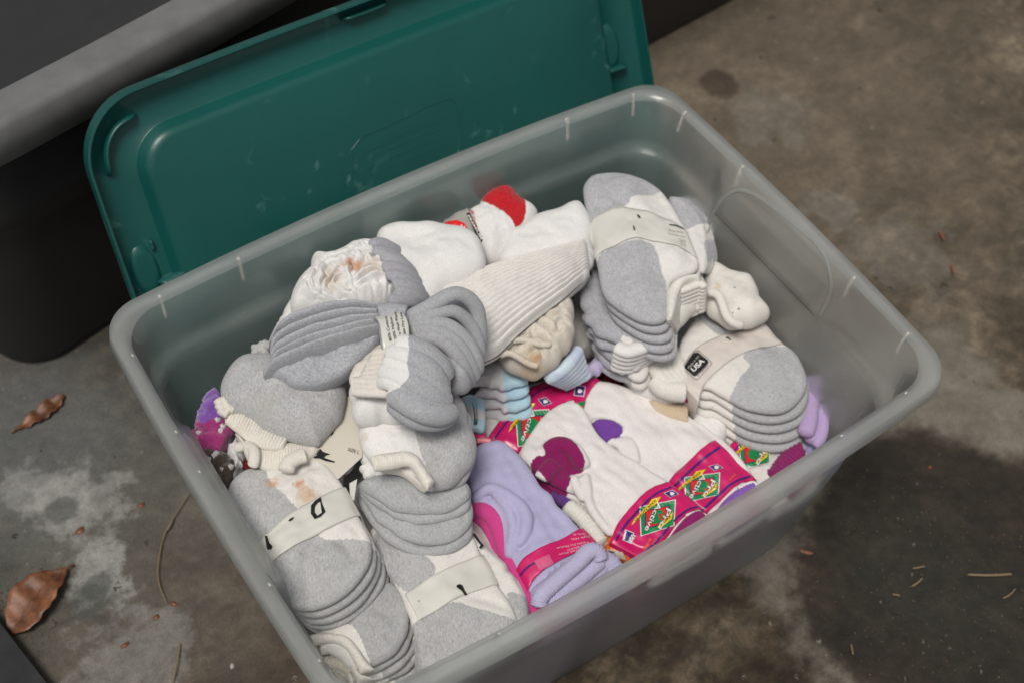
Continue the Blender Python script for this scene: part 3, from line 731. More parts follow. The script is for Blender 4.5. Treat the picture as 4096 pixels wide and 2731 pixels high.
# ---- A: gathered bundle, top left
pA = Plane(.292, at=(1400, 1180))
o = A3((310, 600), (350, 500), (420, 420), (480, 370), (490, 280), (560, 268), (640, 265), (740, 230), (780, 190), (930, 165), (1050, 200), (1150, 330), (1200, 480), (1170, 620), (1000, 690), (700, 690), (420, 720), (330, 690))
T = begin('sock_bundle', 'orange-stained bunch of gathered white cuffs with fanned grey heels, top left of the pile', 'sock bundle', pA, o, GH)
WK = knit('knit_white'); WKC = knit('knit_cream', (.72, .67, .57))
cA = Plane(.305).hit(A3((800, 455)))[0][:2]; wa, wb, wc = Waves(.030, seed=71), Waves(.016, seed=72), Waves(.045, seed=73)
def ruffA(X):
    d = X - cA; r_ = np.hypot(d[:, 0], d[:, 1] * 1.15); th = np.arctan2(d[:, 1], d[:, 0])
    ph = r_ / .0105 + .55 * wa(X) + .22 * wb(X) + .5 * np.sin(2 * th + 1) + th / (2 * np.pi)
    a1 = np.abs(np.sin(np.pi * ph)) ** .75; ph2 = (X @ np.array([.6, .8])) / .013 + .8 * wa(X[:, ::-1]) + .5 * wc(X); a2 = np.abs(np.sin(np.pi * ph2)) ** .8
    m_ = 1 / (1 + np.exp(-4 * wc(X))); return (.0092 * (a1 * m_ + a2 * (1 - m_)) - .004) * np.clip((.062 - r_) / .02, .25, 1)
SA = S = pillow('sock', o, pA, .036, knit('knit_white_A', stain=[(L(T, pA, A3((790, 375))[0]), .006, RUST, .9), (L(T, pA, A3((850, 385))[0]), .004, RUST, .8), (L(T, pA, A3((640, 460))[0]), .011, TAN, .4), (L(T, pA, A3((960, 380))[0]), .012, TAN, .35)]), T, puff=.010, lump=.001, lumpscale=.03, edge=.014, nt_=300, nr=110, extra=ruffA)
WST = S.ob.data.materials[0]
GK = knit('knit_grey', (.40, .40, .425), heather=.35); GKd = knit('knit_grey_dark', (.30, .305, .325), heather=.3)
greyf = [[(940, 170), (1000, 140), (1090, 175), (1160, 215), (1230, 265), (1290, 330)], [(960, 205), (1080, 225), (1180, 290), (1260, 370)], [(1020, 235), (1130, 270), (1230, 340), (1310, 430)],
         [(1030, 320), (1150, 345), (1260, 400), (1340, 490)], [(1060, 385), (1180, 410), (1280, 460), (1360, 540)], [(1110, 455), (1220, 475), (1310, 515), (1380, 580)], [(1130, 520), (1230, 535), (1320, 570), (1350, 600)],
         [(1080, 590), (1180, 590), (1280, 600), (1330, 615)]]
gA = knit('knit_grey_A', (.41, .41, .44), heather=.35)
fz = []
for i, f in enumerate(greyf):
    fz.append(tube('t', A3(*f), [.304, .300, .290, .274] if i > 0 else [.30, .298, .29, .275, .27, .265], [.0055, .0072, .0076, .006] if len(f) == 4 else [.005, .007, .0076, .0076, .007, .006], gA, T, squash=.8))
fz.append(pillow('sock', A3((1000, 250), (1200, 300), (1330, 440), (1380, 590), (1300, 620), (1100, 640), (1000, 500)), Plane(.286, at=(1600, 1150)), .03, gA, T).ob); fuse('sock', fz, gA, T, .0011, 1)
gath = [[(790, 200), (860, 190), (930, 180)], [(760, 260), (840, 235), (920, 225), (1000, 240)], [(820, 300), (900, 250), (980, 240)], [(700, 290), (760, 330), (830, 330), (920, 290), (1020, 300)], [(560, 440), (600, 405), (660, 410), (680, 450), (640, 480), (600, 465)],
        [(860, 350), (950, 330), (1050, 330)], [(840, 400), (930, 370), (1050, 380)], [(700, 440), (780, 430), (850, 470), (930, 420), (1060, 410)], [(590, 530), (640, 480), (720, 470), (800, 500), (900, 470), (1080, 460)],
        [(600, 570), (680, 540), (780, 555), (880, 540), (980, 500), (1120, 490)], [(640, 610), (740, 590), (860, 600), (960, 560), (1110, 545)], [(430, 470), (500, 430), (560, 440)], [(420, 530), (480, 560), (560, 590)],
        [(400, 600), (470, 640), (560, 640), (660, 640)], [(720, 650), (820, 640), (900, 610), (1000, 560)], [(860, 660), (960, 610), (1060, 575)], [(500, 300), (580, 300), (650, 330)], [(350, 560), (380, 480), (450, 410)], [(650, 380), (720, 390), (780, 370)],
        [(740, 500), (760, 460), (820, 440)], [(500, 500), (540, 520), (600, 510)]]
# ---- white sock edge and a small grey toe poking out behind the bundle
p = Plane(.262, at=(1150, 1270)); o = A3((250, 735), (290, 640), (330, 580), (420, 640), (470, 720), (400, 790), (200, 850), (160, 940), (130, 1000), (150, 900))
T = begin('white_sock', 'white sock mostly hidden under the gathered cuff bunch, against the left back wall', 'sock', p, o); pillow('sock', o, p, .02, WK, T, puff=.004)
p = Plane(.248, at=(1030, 1390)); o = A3((5, 965), (50, 935), (120, 915), (170, 900), (170, 1030), (60, 1030), (10, 1025))
T = begin('grey_toe_sock', 'small pale grey sock end left of the ribbed grey bundle', 'sock', p, o); pillow('sock', o, p, .014, knit('knit_pale', (.52, .52, .51), heather=.25), T)

# ---- J: large white sock behind
pJ = Plane(.282, gx=.05, at=(1700, 1050))
o = A5((0, 400), (60, 350), (120, 330), (180, 322), (260, 332), (400, 335), (520, 345), (630, 380), (720, 440), (770, 520), (800, 600), (740, 680), (620, 740), (500, 800), (400, 900), (250, 900), (180, 700), (50, 560))
T = begin('white_sock', 'large plain white folded sock rising against the back wall, left of the red toe', 'sock', pJ, o)
o = [(x, y + 16) for x, y in o]
S = pillow('sock', o, pJ, .034, knit('knit_white_J', ang=.6), T, puff=.003, edge=.016, lump=.0014, lumpscale=.05, folds=[(A5((150, 345), (260, 420), (330, 520)), -.0035, .012), (A5((690, 640), (690, 540), (640, 450)), -.003, .007), (A5((300, 600), (420, 560)), .002, .02), (A5((60, 400), (140, 430)), -.003, .01)])
# ---- K: red toe sock
pK = Plane(.258, gy=.15, at=(1980, 900))
o = A5((640, 340), (660, 260), (720, 210), (760, 180), (810, 130), (880, 112), (960, 125), (1010, 170), (1060, 200), (1110, 240), (1150, 300), (1000, 460), (900, 600), (820, 640), (700, 560), (600, 420))
T = begin('red_toe_sock', 'white sock with bright red toe and black and red printed band at the back wall', 'sock', pK, o)
S = pillow('sock', o, pK, .026, knit('knit_redtoe', second=(.55, .012, .02), h2=.45), T, puff=.008, edge=.012, regs={'reg': [A5((735, 185), (760, 80), (880, 50), (1010, 80), (1050, 190), (1050, 300), (990, 385), (940, 320), (880, 285), (820, 240))]}, lump=.0015,
           folds=[(A5((1040, 200), (1020, 300), (980, 360)), -.002, .006)])
S2 = pillow('sock', A5((455, 370), (510, 316), (570, 290), (640, 262), (720, 300), (760, 420), (700, 560), (560, 520)), pK.low(-.005), .024, S.ob.data.materials[0], T, puff=.002, edge=.012)
bs = band('paper_band', A5((650, 240), (695, 360), (750, 480)), A5((462, 320), (540, 430), (640, 540)), S2, plain('grey_card', (.36, .34, .31), .4, .4), T, off=.002, drop=.008)
bp_ = bs.ob
decal('printed_stripe', [A5((636, 268), (660, 264), (755, 455), (745, 480), (700, 410))], bs, INK, bp_, .0014)
words('lettering', 'PREMIUM', A5((645, 285))[0], A5((738, 452))[0], 8.0, bs, WHT, bp_, .0026, bold=.02)
decal('printed_patch', [A5((476, 340), (520, 320), (570, 315), (620, 335), (665, 395), (640, 420), (560, 420), (500, 380))], bs, plain('bright_red_ink', (.68, .012, .015), .35), bp_, .0014)
words('lettering', 'Ha', A5((592, 362))[0], A5((640, 392))[0], 12, bs, WHT, bp_, .0026, bold=.03)
# ---- L: white sock in the middle back
pL = Plane(.262, gx=.05, at=(2150, 950))
o = A5((820, 600), (870, 520), (930, 420), (1000, 350), (1060, 312), (1130, 285), (1280, 240), (1340, 200), (1390, 186), (1440, 195), (1470, 240), (1500, 330), (1530, 480), (1400, 580), (1150, 640), (900, 680))
T = begin('white_sock', 'plain white sock lying diagonally between the red toe and the grey and white bundle', 'sock', pL, o)
pillow('sock', [(x, y + 8) for x, y in o], pL, .030, knit('knit_white_L', ang=-.4), T, puff=.002, edge=.016, lump=.0012, lumpscale=.05, folds=[(A5((1030, 420), (1120, 370), (1210, 400)), -.003, .008), (A5((1380, 200), (1400, 330), (1450, 450)), -.003, .012), (A5((1030, 450), (1120, 400)), .0015, .01)])

# ---- M: ribbed white sock
pM = Plane(.278, gx=.0, gy=.0, at=(2050, 1150))
tc = A5((380, 830), (500, 745), (650, 690), (800, 640), (1000, 590), (1200, 540), (1350, 505), (1480, 478)); bc = A5((620, 1330), (740, 1298), (860, 1245), (960, 1140), (1060, 1050), (1200, 940), (1320, 850), (1420, 755), (1500, 690))
T = begin('ribbed_sock', 'large ribbed white sock laid diagonally across the middle of the pile', 'sock', pM, tc + bc)
patch('leg', tc, bc, pM, .05, knit('knit_rib', (.80, .77, .73)), T, ribs=17, ribamp=.0036, nu=110, nv=200, endr=.06, lump=.0008, power=.5, warp=.012)
pillow('ankle', A5((1400, 490), (1500, 478), (1530, 540), (1520, 630), (1450, 740), (1400, 760), (1340, 700)), Plane(.275, at=(2340, 1060)), .035, WK, T, edge=.015)

# ---- N: crumpled cream sock
pN = Plane(.242, gx=.1, at=(2150, 1370))
o = A5((1330, 850), (1370, 900), (1395, 1040), (1385, 1150), (1340, 1230), (1290, 1290), (1200, 1370), (1135, 1405), (1060, 1400), (1000, 1380), (900, 1330), (850, 1260), (870, 1200), (1000, 1080), (1150, 920))
T = begin('cream_sock', 'crumpled cream sock with frayed cuffs under the ribbed white sock', 'sock', pN, o)
CK = knit('knit_cream2', (.69, .63, .54), heather=.12, stain=[(L(T, pN, A5((1100, 1310))[0]), .012, TAN, .6), (L(T, pN, A5((1130, 1290))[0]), .004, RUST, .6)])
wn1, wn2, wn3 = Waves(.035, seed=81), Waves(.014, seed=82), Waves(.05, seed=83)
def ruffN(X):
    ph = (X @ np.array([.60, .80])) / .0165 + .42 * wn1(X) + .10 * wn2(X); ph2 = (X @ np.array([.95, -.3])) / .019 + .7 * wn1(X[:, ::-1])
    m_ = 1 / (1 + np.exp(-3 * wn3(X))); return .0090 * (np.abs(np.sin(np.pi * ph)) ** .8 * (.55 + .45 * m_) + .30 * np.abs(np.sin(np.pi * ph2)) ** .8 * (1 - m_)) - .004
pillow('sock', o, pN, .030, CK, T, puff=.006, lump=.001, edge=.010, nt_=260, nr=90, extra=ruffN)
for f, z, r in (([(880, 1180), (960, 1150), (1060, 1150), (1150, 1185), (1230, 1180)], .2500, .0030), ([(860, 1255), (940, 1235), (1000, 1270), (1080, 1320), (1140, 1330)], .2470, .0030)):
    tube('cuff_hem', A5(*f), z, r, CK, T, squash=1.1, ripple=.15, rn=26)

# ---- B: ribbed grey bundle tied with a printed band
pB = Plane(.315, at=(1250, 1320))
T = begin('sock_bundle', 'all grey ribbed sock bundle pinched by a printed paper band, topmost at the left', 'sock bundle', pB, A3((100, 1120), (1000, 700), (1030, 960), (1800, 700), (1700, 1300)), GH)
GB = knit('knit_grey_rib', (.43, .44, .465), heather=.5, ang=-.1)
GB2 = knit('knit_grey_rib_soft', (.42, .425, .44), heather=.35)
cv = [[(990, 683), (800, 662), (600, 657), (400, 688), (250, 738), (165, 820)], [(990, 735), (800, 722), (600, 732), (420, 765), (290, 800), (150, 880)], [(1000, 780), (800, 782), (600, 800), (430, 828), (290, 875), (145, 945)],
      [(1010, 815), (800, 840), (600, 866), (450, 900), (300, 950), (150, 1000)], [(1020, 850), (850, 890), (650, 925), (450, 955), (300, 995), (150, 1050)], [(1030, 890), (850, 935), (650, 975), (450, 1015), (280, 1070), (90, 1120)]]
zz = [.322, .325, .324, .320, .315]
for i in range(5):
    a, c = cv[i], cv[i + 1]
    P_ = Plane(zz[i], gx=.03, at=A3((600, 800 + i * 50))[0])
    a2 = [(x, y + 5) for x, y in a]; c2_ = [(x, y - 1) for x, y in c]
    patch('sock', A3(*a2), A3(*c2_), P_, .030, GB, T, nu=70, nv=34, endr=.10, lump=.0005, power=.5, flat=1., open0=True, zramp=[.006, .007, .004, .0, -.004, -.010])
bot = [(1040, 930), (1030, 970), (900, 1080), (750, 1180), (600, 1240), (450, 1258), (330, 1250), (260, 1200), (180, 1170), (95, 1165)]
patch('sock', A3((1040, 885), (850, 928), (650, 968), (450, 1005), (280, 1060), (90, 1115)), A3(*bot), Plane(.298, gx=.03, at=A3((500, 1100))[0]), .022, GB, T, nu=80, nv=44, endr=.09, lump=.0014, power=.5, flat=1.2, open0=True, zramp=[.014, .010, .004, .0, 0, -.004])
pillow('sock', A3((200, 800), (600, 720), (1010, 740), (1030, 880), (600, 1100), (250, 1050), (150, 950)), Plane(.300, at=(1300, 1330)), .03, GB, T)   # core
# right half
R_ = [([(1225, 720), (1370, 665), (1490, 590), (1600, 533), (1700, 560), (1775, 640), (1795, 740), (1800, 860), (1795, 960)], [.327, .331, .337, .338, .332, .322, .312, .300, .290], 0.0069),
      ([(1230, 765), (1400, 722), (1500, 680), (1600, 672), (1690, 735), (1760, 830), (1795, 940), (1795, 1050)], [.327, .330, .331, .328, .318, .308, .298, .285], 0.0061),
      ([(1235, 800), (1400, 770), (1530, 775), (1640, 840), (1730, 950), (1780, 1070), (1780, 1160)], [.326, .328, .326, .320, .310, .300, .286], 0.0065),
      ([(1240, 835), (1400, 822), (1520, 850), (1620, 920), (1700, 1030), (1750, 1130), (1755, 1210)], [.325, .327, .324, .318, .308, .296, .284], 0.0065),
      ([(1245, 870), (1400, 872), (1510, 905), (1600, 985), (1670, 1090), (1710, 1190), (1710, 1260)], [.322, .325, .322, .316, .306, .294, .282], 0.0069)]
for f, z, r in R_: tube('sock', A3(*f), z, [r * .75] + [r] * (len(f) - 1), GB2, T, n=80, m=18, squash=.9)
pillow('sock', A3((1300, 720), (1460, 640), (1600, 570), (1710, 610), (1760, 800), (1780, 1000), (1760, 1200), (1640, 1320), (1560, 1310), (1540, 1150), (1420, 1000), (1260, 900)), Plane(.307, gx=.0, at=A3((1600, 1000))[0]), .034, GB2, T, puff=.004, edge=.014, lump=.001)
pillow('sock', A3((1250, 890), (1400, 900), (1540, 980), (1640, 1090), (1740, 1210), (1700, 1290), (1620, 1310), (1560, 1290), (1530, 1180), (1440, 1050), (1330, 960), (1260, 940)), Plane(.312, at=A3((1500, 1050))[0]), .03, GB2, T, puff=.005, edge=.013, folds=[(A3((1300, 915), (1480, 980), (1600, 1110), (1660, 1230)), -.0012, .004)])
cS = Surf(); cS.pl = Plane(.341, at=A3((1130, 800))[0]); cS.t = .02; cS.lower = 0
ctrB = cS.pl.hit(A3((1120, 800)))[0][:2]; axB = cS.pl.hit(A3((1170, 910)))[0][:2] - cS.pl.hit(A3((1080, 690)))[0][:2]; LB = np.linalg.norm(axB); axB /= LB
cS.h = lambda X: .341 - .012 * (1 - np.sqrt(np.clip(1 - (((X - ctrB) @ axB) / (LB * .66)) ** 2, 0, 1)))
tube('sock', A3((1000, 730), (1090, 715), (1230, 740)), .323, .0125, GB, T, squash=.9); tube('sock', A3((1010, 830), (1110, 820), (1240, 830)), .326, .0125, GB, T, squash=.9); tube('sock', A3((1020, 900), (1120, 900), (1250, 890)), .318, .0125, GB, T, squash=.9)
bs = band('paper_band', A3((970, 678), (1020, 780), (1030, 870), (1045, 960)), A3((1195, 668), (1240, 760), (1250, 860), (1260, 940)), cS, plain('paper_gloss', (.62, .62, .56), .18, .6, .1, 40), T, off=.001, drop=.015)
for i, (tx, a, b_) in enumerate((('80% Cotton', (1112, 905), (1072, 715)), ('20% Nylon', (1150, 890), (1112, 722)), ('chine Wash Warm', (1192, 895), (1146, 680)), ('Tumble Dry Low', (1232, 905), (1190, 682)))):
    words('lettering', tx, A3(a)[0], A3(b_)[0], 11, bs, INKG, bs.ob, .0014, bold=.008)
tube('plastic_tag', A3((1545, 1160), (1565, 1210), (1562, 1290)), .31, .0012, plain('clear_tag', (.35, .34, .30), .3), T, n=20, m=6)

# ---- C: small gathered bundle with ribbed cuffs
pC = Plane(.300, at=(1650, 1580))
T = begin('sock_bundle', 'small bunched grey and white ankle socks with frilly ribbed cuffs, tucked below the printed band', 'sock bundle', pC, A3((800, 1200), (1550, 1250)), GH)
wreg = [A3((1000, 850), (1250, 880), (1262, 1000), (1240, 1090), (1245, 1180), (1250, 1270), (1225, 1330), (1260, 1400), (1200, 1470), (900, 1500), (900, 900))]
KC = knit('knit_C', (.42, .425, .445), second=WHITE, heather=.38, h2=.05, ang=.6)
pillow('sock', A3((1130, 930), (1270, 930), (1400, 980), (1500, 1060), (1560, 1180), (1590, 1320), (1560, 1420), (1300, 1420), (1130, 1380), (1050, 1200)), Plane(.305, at=(1650, 1500)), .03, KC, T, regs={'reg': wreg})
CF = [([(1140, 934), (1210, 939), (1330, 979), (1430, 1044), (1510, 1134), (1540, 1214)], [.338, .340, .341, .336, .328, .318], .0100), ([(1080, 994), (1180, 1014), (1300, 1054), (1400, 1124), (1470, 1204), (1530, 1264)], [.334, .339, .341, .337, .330, .318], .0096),
      ([(1060, 1064), (1170, 1094), (1290, 1134), (1390, 1204), (1470, 1274), (1545, 1324)], [.33, .335, .336, .332, .326, .316], .0096), ([(1030, 1144), (1130, 1164), (1250, 1214), (1360, 1284), (1470, 1344), (1560, 1374)], [.324, .331, .334, .330, .322, .312], .0104),
      ([(1020, 1224), (1110, 1214), (1220, 1264), (1340, 1344), (1460, 1394), (1570, 1404)], [.318, .328, .330, .326, .318, .308], .0096), ([(1100, 1324), (1180, 1344), (1290, 1414), (1400, 1464), (1500, 1479), (1590, 1454)], [.322, .326, .324, .320, .314, .306], .0116),
      ([(1110, 1384), (1190, 1444), (1290, 1504), (1400, 1529), (1500, 1524), (1580, 1484)], [.312, .314, .312, .308, .304, .300], .0100)]
for f, z, r in CF: tube('sock', A3(*f), z, [r * .8, r] + [r * 1.05] * 2 + [r, r * .8], KC, T, n=70, m=18, squash=.85, regs={'reg': wreg}, pl=pC)
WR = knit('knit_white_cuff', (.75, .70, .64))
for k in range(9):
    y = 990 + k * 36; x0 = 1010 - k * 32 if k < 6 else 800 + (k - 6) * 5
    tube('ribbed_cuff', A3((x0 + 60 if k < 1 else x0, y + (60 if k < 6 else 20)), (950 - k * 6, y + 30), (1110, y - 10 + k * 6)), [.308, .314, .318], .0048, WR, T, squash=.8, ripple=.12, rn=22)
pillow('ribbed_cuff', A3((1010, 960), (1120, 920), (1180, 1000), (1150, 1200), (1080, 1300), (900, 1350), (790, 1290), (780, 1180), (850, 1080)), Plane(.306, at=(1500, 1450)), .024, WR, T)
o = A3((785, 1290), (860, 1270), (980, 1290), (1090, 1240), (1110, 1330), (1180, 1430), (1230, 1500), (1140, 1540), (950, 1560), (840, 1545), (795, 1480), (782, 1380))
pillow('sock', o, Plane(.300, at=(1500, 1620)), .034, WK, T, puff=.005, edge=.014, folds=[(A3((830, 1400), (950, 1400), (1060, 1350), (1110, 1300)), -.005, .006), (A3((820, 1330), (940, 1320), (1060, 1280)), -.003, .005)])
# ---- E: folded ankle sock, white and grey
pE = Plane(.272, gy=.05, at=(1650, 1780))
gE = [A4((690, 700), (705, 860), (760, 1040), (830, 1180), (862, 1300), (1250, 1300), (1250, 450), (900, 450))]
o = A4((250, 800), (300, 760), (500, 740), (680, 740), (860, 700), (960, 560), (1040, 540), (1100, 620), (1140, 780), (1175, 900), (1165, 1060), (1110, 1200), (1030, 1270), (860, 1285), (800, 1290), (700, 1210), (620, 1150), (520, 1125), (380, 1120), (340, 1040), (290, 950))
T = begin('sock_bundle', 'low cut sock, half white half grey, with an open white cuff, above the grey toes', 'sock bundle', pE, o, GH)
KE = knit('knit_E', second=GREY, heather=.04, h2=.45, ang=.9, stain=[(L(T, pE, A4((300, 880))[0]), .006, TAN, .4)])
pillow('sock', o, pE, .02, KE, T, puff=.005, edge=.010, regs={'reg': gE}, lump=.0015, lumpscale=.05, folds=[(A4((690, 740), (720, 950), (860, 1270)), -.0012, .004)])
pillow('sock', A4((900, 520), (1040, 530), (1110, 640), (1180, 900), (1170, 1070), (1110, 1220), (1030, 1290), (860, 1300), (600, 1170), (500, 900)), Plane(.258, at=(1650, 1780)), .014, KE, T, regs={'reg': gE})
patch('cuff', A4((345, 1030), (480, 1000), (640, 985), (720, 1010), (790, 1120), (862, 1225)), A4((385, 1132), (520, 1120), (655, 1085), (690, 1130), (760, 1240), (800, 1292)), Plane(.286, gy=.05, at=(1600, 1870)), .013, knit('knit_white_cuff2', (.78, .74, .66)), T, nu=140, nv=20, endr=.05, lump=.001, wr=.00025, wrn=26)
patch('cuff', A4((400, 1120), (560, 1110), (660, 1130), (720, 1220), (800, 1285)), A4((500, 1135), (590, 1150), (650, 1190), (720, 1260), (790, 1300)), Plane(.268, at=(1600, 1880)), .012, WR, T, nu=50, nv=16, lump=.001)
# cream fold under E
p = Plane(.250, at=(1500, 1850)); o = A4((270, 950), (340, 1000), (420, 1100), (620, 1160), (600, 1190), (330, 1205), (285, 1185), (275, 1080))
T = begin('white_sock', 'smooth white sock fold just below the open white cuff', 'sock', p, o); pillow('sock', o, p, .016, WK, T)

# ---- D: broad grey heel with a ribbed cuff
pD = Plane(.272, gx=-.02, gy=.05, at=(1050, 1600))
o = A1((290, 570), (298, 460), (340, 340), (410, 250), (520, 185), (640, 158), (760, 160), (900, 220), (1200, 300), (1400, 420), (1440, 540), (1435, 640), (1400, 740), (1290, 800), (1210, 900), (1180, 975), (1080, 965), (930, 930), (760, 890), (620, 780), (500, 690), (400, 700), (330, 640))
T = begin('sock_bundle', 'broad heather grey heel with thick ribbed white cuff, beside the left wall', 'sock bundle', pD, o, GH)
KD = knit('knit_D', GREY, heather=.5, ang=.3, stain=[(L(T, pD, A1((720, 640))[0]), .012, (.35, .36, .28), .35)])
pillow('sock', o, pD, .022, KD, T, puff=.012, edge=.012, lump=.0015, lumpscale=.06, folds=[(A1((640, 200), (600, 420), (800, 600), (830, 760)), -.0016, .008), (A1((760, 560), (840, 660), (870, 760)), .0012, .006)])
pillow('sock', A1((300, 480), (420, 260), (650, 170), (1400, 430), (1450, 620), (1300, 830), (1160, 990), (900, 960), (600, 860), (380, 740), (285, 620)), Plane(.252, at=(1050, 1600)), .018, KD, T)
WD = knit('knit_white_D', (.76, .72, .64), stain=[(L(T, pD, A1((460, 750))[0]), .005, TAN, .2)])
patch('cuff', A1((330, 640), (440, 640), (540, 660), (670, 760), (800, 870), (900, 900)), A1((335, 760), (410, 820), (510, 905), (620, 975), (740, 1010), (860, 990)), Plane(.264, at=(980, 1720)), .011, WD, T, nu=160, nv=24, wr=.0007, wrn=22, endr=.06)
for k, (x, y) in enumerate(((300, 600), (310, 640), (355, 610), (385, 650), (330, 685))): tube('cuff', A1((x - 30, y + 10), (x, y - 25), (x + 45, y - 35 + k * 8)), .266, .0050, WD, T, squash=.8, ripple=.1, rn=10, n=30)
patch('cuff', A1((540, 960), (640, 1000), (740, 950), (900, 930), (1100, 970), (1190, 990)), A1((560, 1130), (640, 1160), (720, 1190), (860, 1180), (1040, 1120), (1150, 1050)), Plane(.258, at=(1130, 1830)), .014, WD, T, nu=150, nv=30, wr=.0004, wrn=26, endr=.1)
patch('cuff', A1((420, 850), (520, 930), (560, 1010), (560, 1100)), A1((450, 900), (500, 980), (510, 1050), (580, 1160)), Plane(.262, at=(980, 1790)), .012, WD, T, nu=50, nv=18)
tube('cuff', A1((430, 990), (540, 960), (600, 1010), (600, 1090), (580, 1160)), [.25, .258, .262, .262, .256], .0050, WD, T, squash=.8, ripple=.06, rn=30)

# ---- SIZE L paper label between D and G
pS = Plane(.247, gy=.05, at=(1330, 1800))
o = A1((1120, 1000), (1200, 940), (1290, 800), (1450, 560), (1560, 640), (1570, 900), (1560, 1080), (1360, 1260), (1180, 1160), (1090, 1080))
T = begin('sock_bundle', 'white sock bundle wrapped in a paper band marked SIZE L with a black brush mark', 'sock bundle', pS, o, GH)
S = pillow('sock', o, pS, .02, WK, T, edge=.008)
bs = band('paper_band', A1((1270, 815), (1440, 560)), A1((1085, 1060), (1350, 1262)), S, plain('paper_shade', (.60, .56, .48), .5, .3, .1, 50), T, off=.002)
bs = Surf(); bs.pl = Plane(pS.z0 + .003, gy=.05, at=(1330, 1800)); bs.h = lambda X, q=bs.pl: q.z(X)
q = A1((1275, 815), (1440, 520), (1560, 620), (1575, 900), (1562, 1070), (1350, 1265), (1085, 1065), (1180, 970))
dc = decal('paper_band', [q], bs, plain('paper_shade', (.60, .56, .48)), T, .0008)
decal('printed_mark', [A1((1122, 1068), (1160, 1052), (1155, 1020), (1172, 992), (1192, 995), (1215, 1020), (1262, 1035), (1278, 1042), (1240, 1052), (1222, 1072), (1320, 1106), (1318, 1116), (1240, 1102), (1180, 1078), (1140, 1078))], bs, INK, dc, .002)
decal('printed_mark', [A1((1284, 882), (1290, 855), (1315, 838), (1306, 856))], bs, INK, dc, .002)
words('lettering', 'SIZE L', A1((1434, 1008))[0], A1((1535, 1040))[0], 13, bs, INKG, dc, .002)

# ---- F: stack of grey toes in the middle
pF = Plane(.247, gy=.02, at=(1650, 2000))
T = begin('sock_bundle', 'fanned stack of four plain grey sock feet under the open cuff sock', 'sock bundle', pF, A2((900, 300), (1650, 700)), GH)
KF = knit('knit_F', (.44, .445, .45), heather=.4, ang=.2)
tops = [(930, 300), (1010, 250), (1150, 235), (1300, 240), (1500, 250), (1640, 290)]
lays = [([(1650, 380), (1600, 430), (1500, 478), (1350, 494), (1200, 480), (1080, 420), (980, 355)], .0), ([(1655, 440), (1600, 492), (1500, 537), (1350, 552), (1200, 537), (1080, 460), (970, 375)], .0065), ([(1668, 550), (1600, 632), (1480, 682), (1350, 692), (1200, 642), (1060, 540), (930, 370)], .014), ([(1672, 600), (1650, 660), (1560, 730), (1400, 762), (1250, 742), (1150, 692), (1010, 570), (910, 385)], .022)]
for i, (l, dz) in enumerate(lays): pillow('sock', A2(*(tops + l)), pF.low(dz), .0095, KF, T, lump=.0012, lumpscale=.05, edge=.0055, nr=22, wob=.0006, puff=.004 if i == 0 else .0015, folds=[(A2((1060, 330), (1200, 400), (1380, 380)), -.0015, .010)] if i == 0 else None)
decal('size_tag', [A2((875, 290), (925, 262), (905, 400), (880, 390))], Flat(pF.low(.003)), PAPER, T, .001)

# ---- G: front left bundle with the hand-marked band
pG = Plane(.248, gx=.02, gy=.03, at=(1200, 2200))
o = A2((95, 340), (120, 280), (170, 235), (250, 200), (350, 215), (460, 200), (490, 160), (520, 125), (600, 100), (700, 150), (780, 220), (830, 310), (880, 400), (930, 500), (990, 600), (1020, 680), (1015, 800), (960, 900), (880, 990), (760, 1070), (640, 1108), (540, 1095), (480, 1060), (420, 980), (350, 840), (280, 680), (170, 500), (100, 390))
T = begin('sock_bundle', 'grey and white sock bundle with a paper band hand-marked 0, at the front left', 'sock bundle', pG, o, GH)
wG = [A2((335, 205), (480, 130), (600, 60), (800, 200), (950, 480), (1080, 680), (1010, 660), (850, 648), (740, 672), (690, 645), (530, 462), (430, 345), (375, 300))]
KG = knit('knit_G', (.48, .48, .475), second=(.76, .735, .69), heather=.42, h2=.03, ang=.5, stain=[(L(T, pG, A2((385, 295))[0]), .006, RUST, .6), (L(T, pG, A2((555, 318))[0]), .005, RUST, .75), (L(T, pG, A2((620, 380))[0]), .008, RUST, .6), (L(T, pG, A2((600, 400))[0]), .010, TAN, .5)])
SG = stack(T, 'sock', o, pG, .0095, 5, KG, shift=(.0028, -.0022), regs={'reg': wG}, puff=.006, lump=.0014, lumpscale=.05, edge=.0055, wob=.0006,
           folds=[(A2((605, 980), (590, 860), (610, 740), (690, 665), (790, 660), (860, 700)), -.0030, .0055), (A2((560, 960), (560, 840), (590, 720)), .0012, .006), (A2((460, 190), (520, 260), (600, 200), (690, 150)), -.002, .006), (A2((480, 180), (560, 175), (640, 130)), -.0018, .003)])
bs = band('paper_band', A2((285, 672), (400, 590), (530, 490), (700, 390), (838, 312)), A2((368, 810), (480, 740), (640, 655), (800, 575), (935, 495)), SG, PAPER, T, off=.0016, drop=.030)
decal('printed_mark', [(A2((692, 376), (700, 415), (722, 470), (690, 502), (652, 517), (628, 482), (630, 430), (655, 400)), A2((688, 404), (693, 440), (699, 476), (670, 496), (652, 472), (654, 438), (670, 415)))], bs, INK, bs.ob, .0016)
decal('printed_mark', [A2((334, 625), (349, 624), (362, 668), (383, 690), (376, 711), (350, 713), (342, 672))], bs, INK, bs.ob, .0016)
decal('printed_mark', [A2((483, 528), (500, 512), (523, 503), (512, 520), (495, 532))], bs, INK, bs.ob, .0016)
tube('cuff', A2((470, 215), (485, 165), (530, 128), (600, 108)), .262, .007, WD, T, squash=.7, ripple=.05, rn=24)

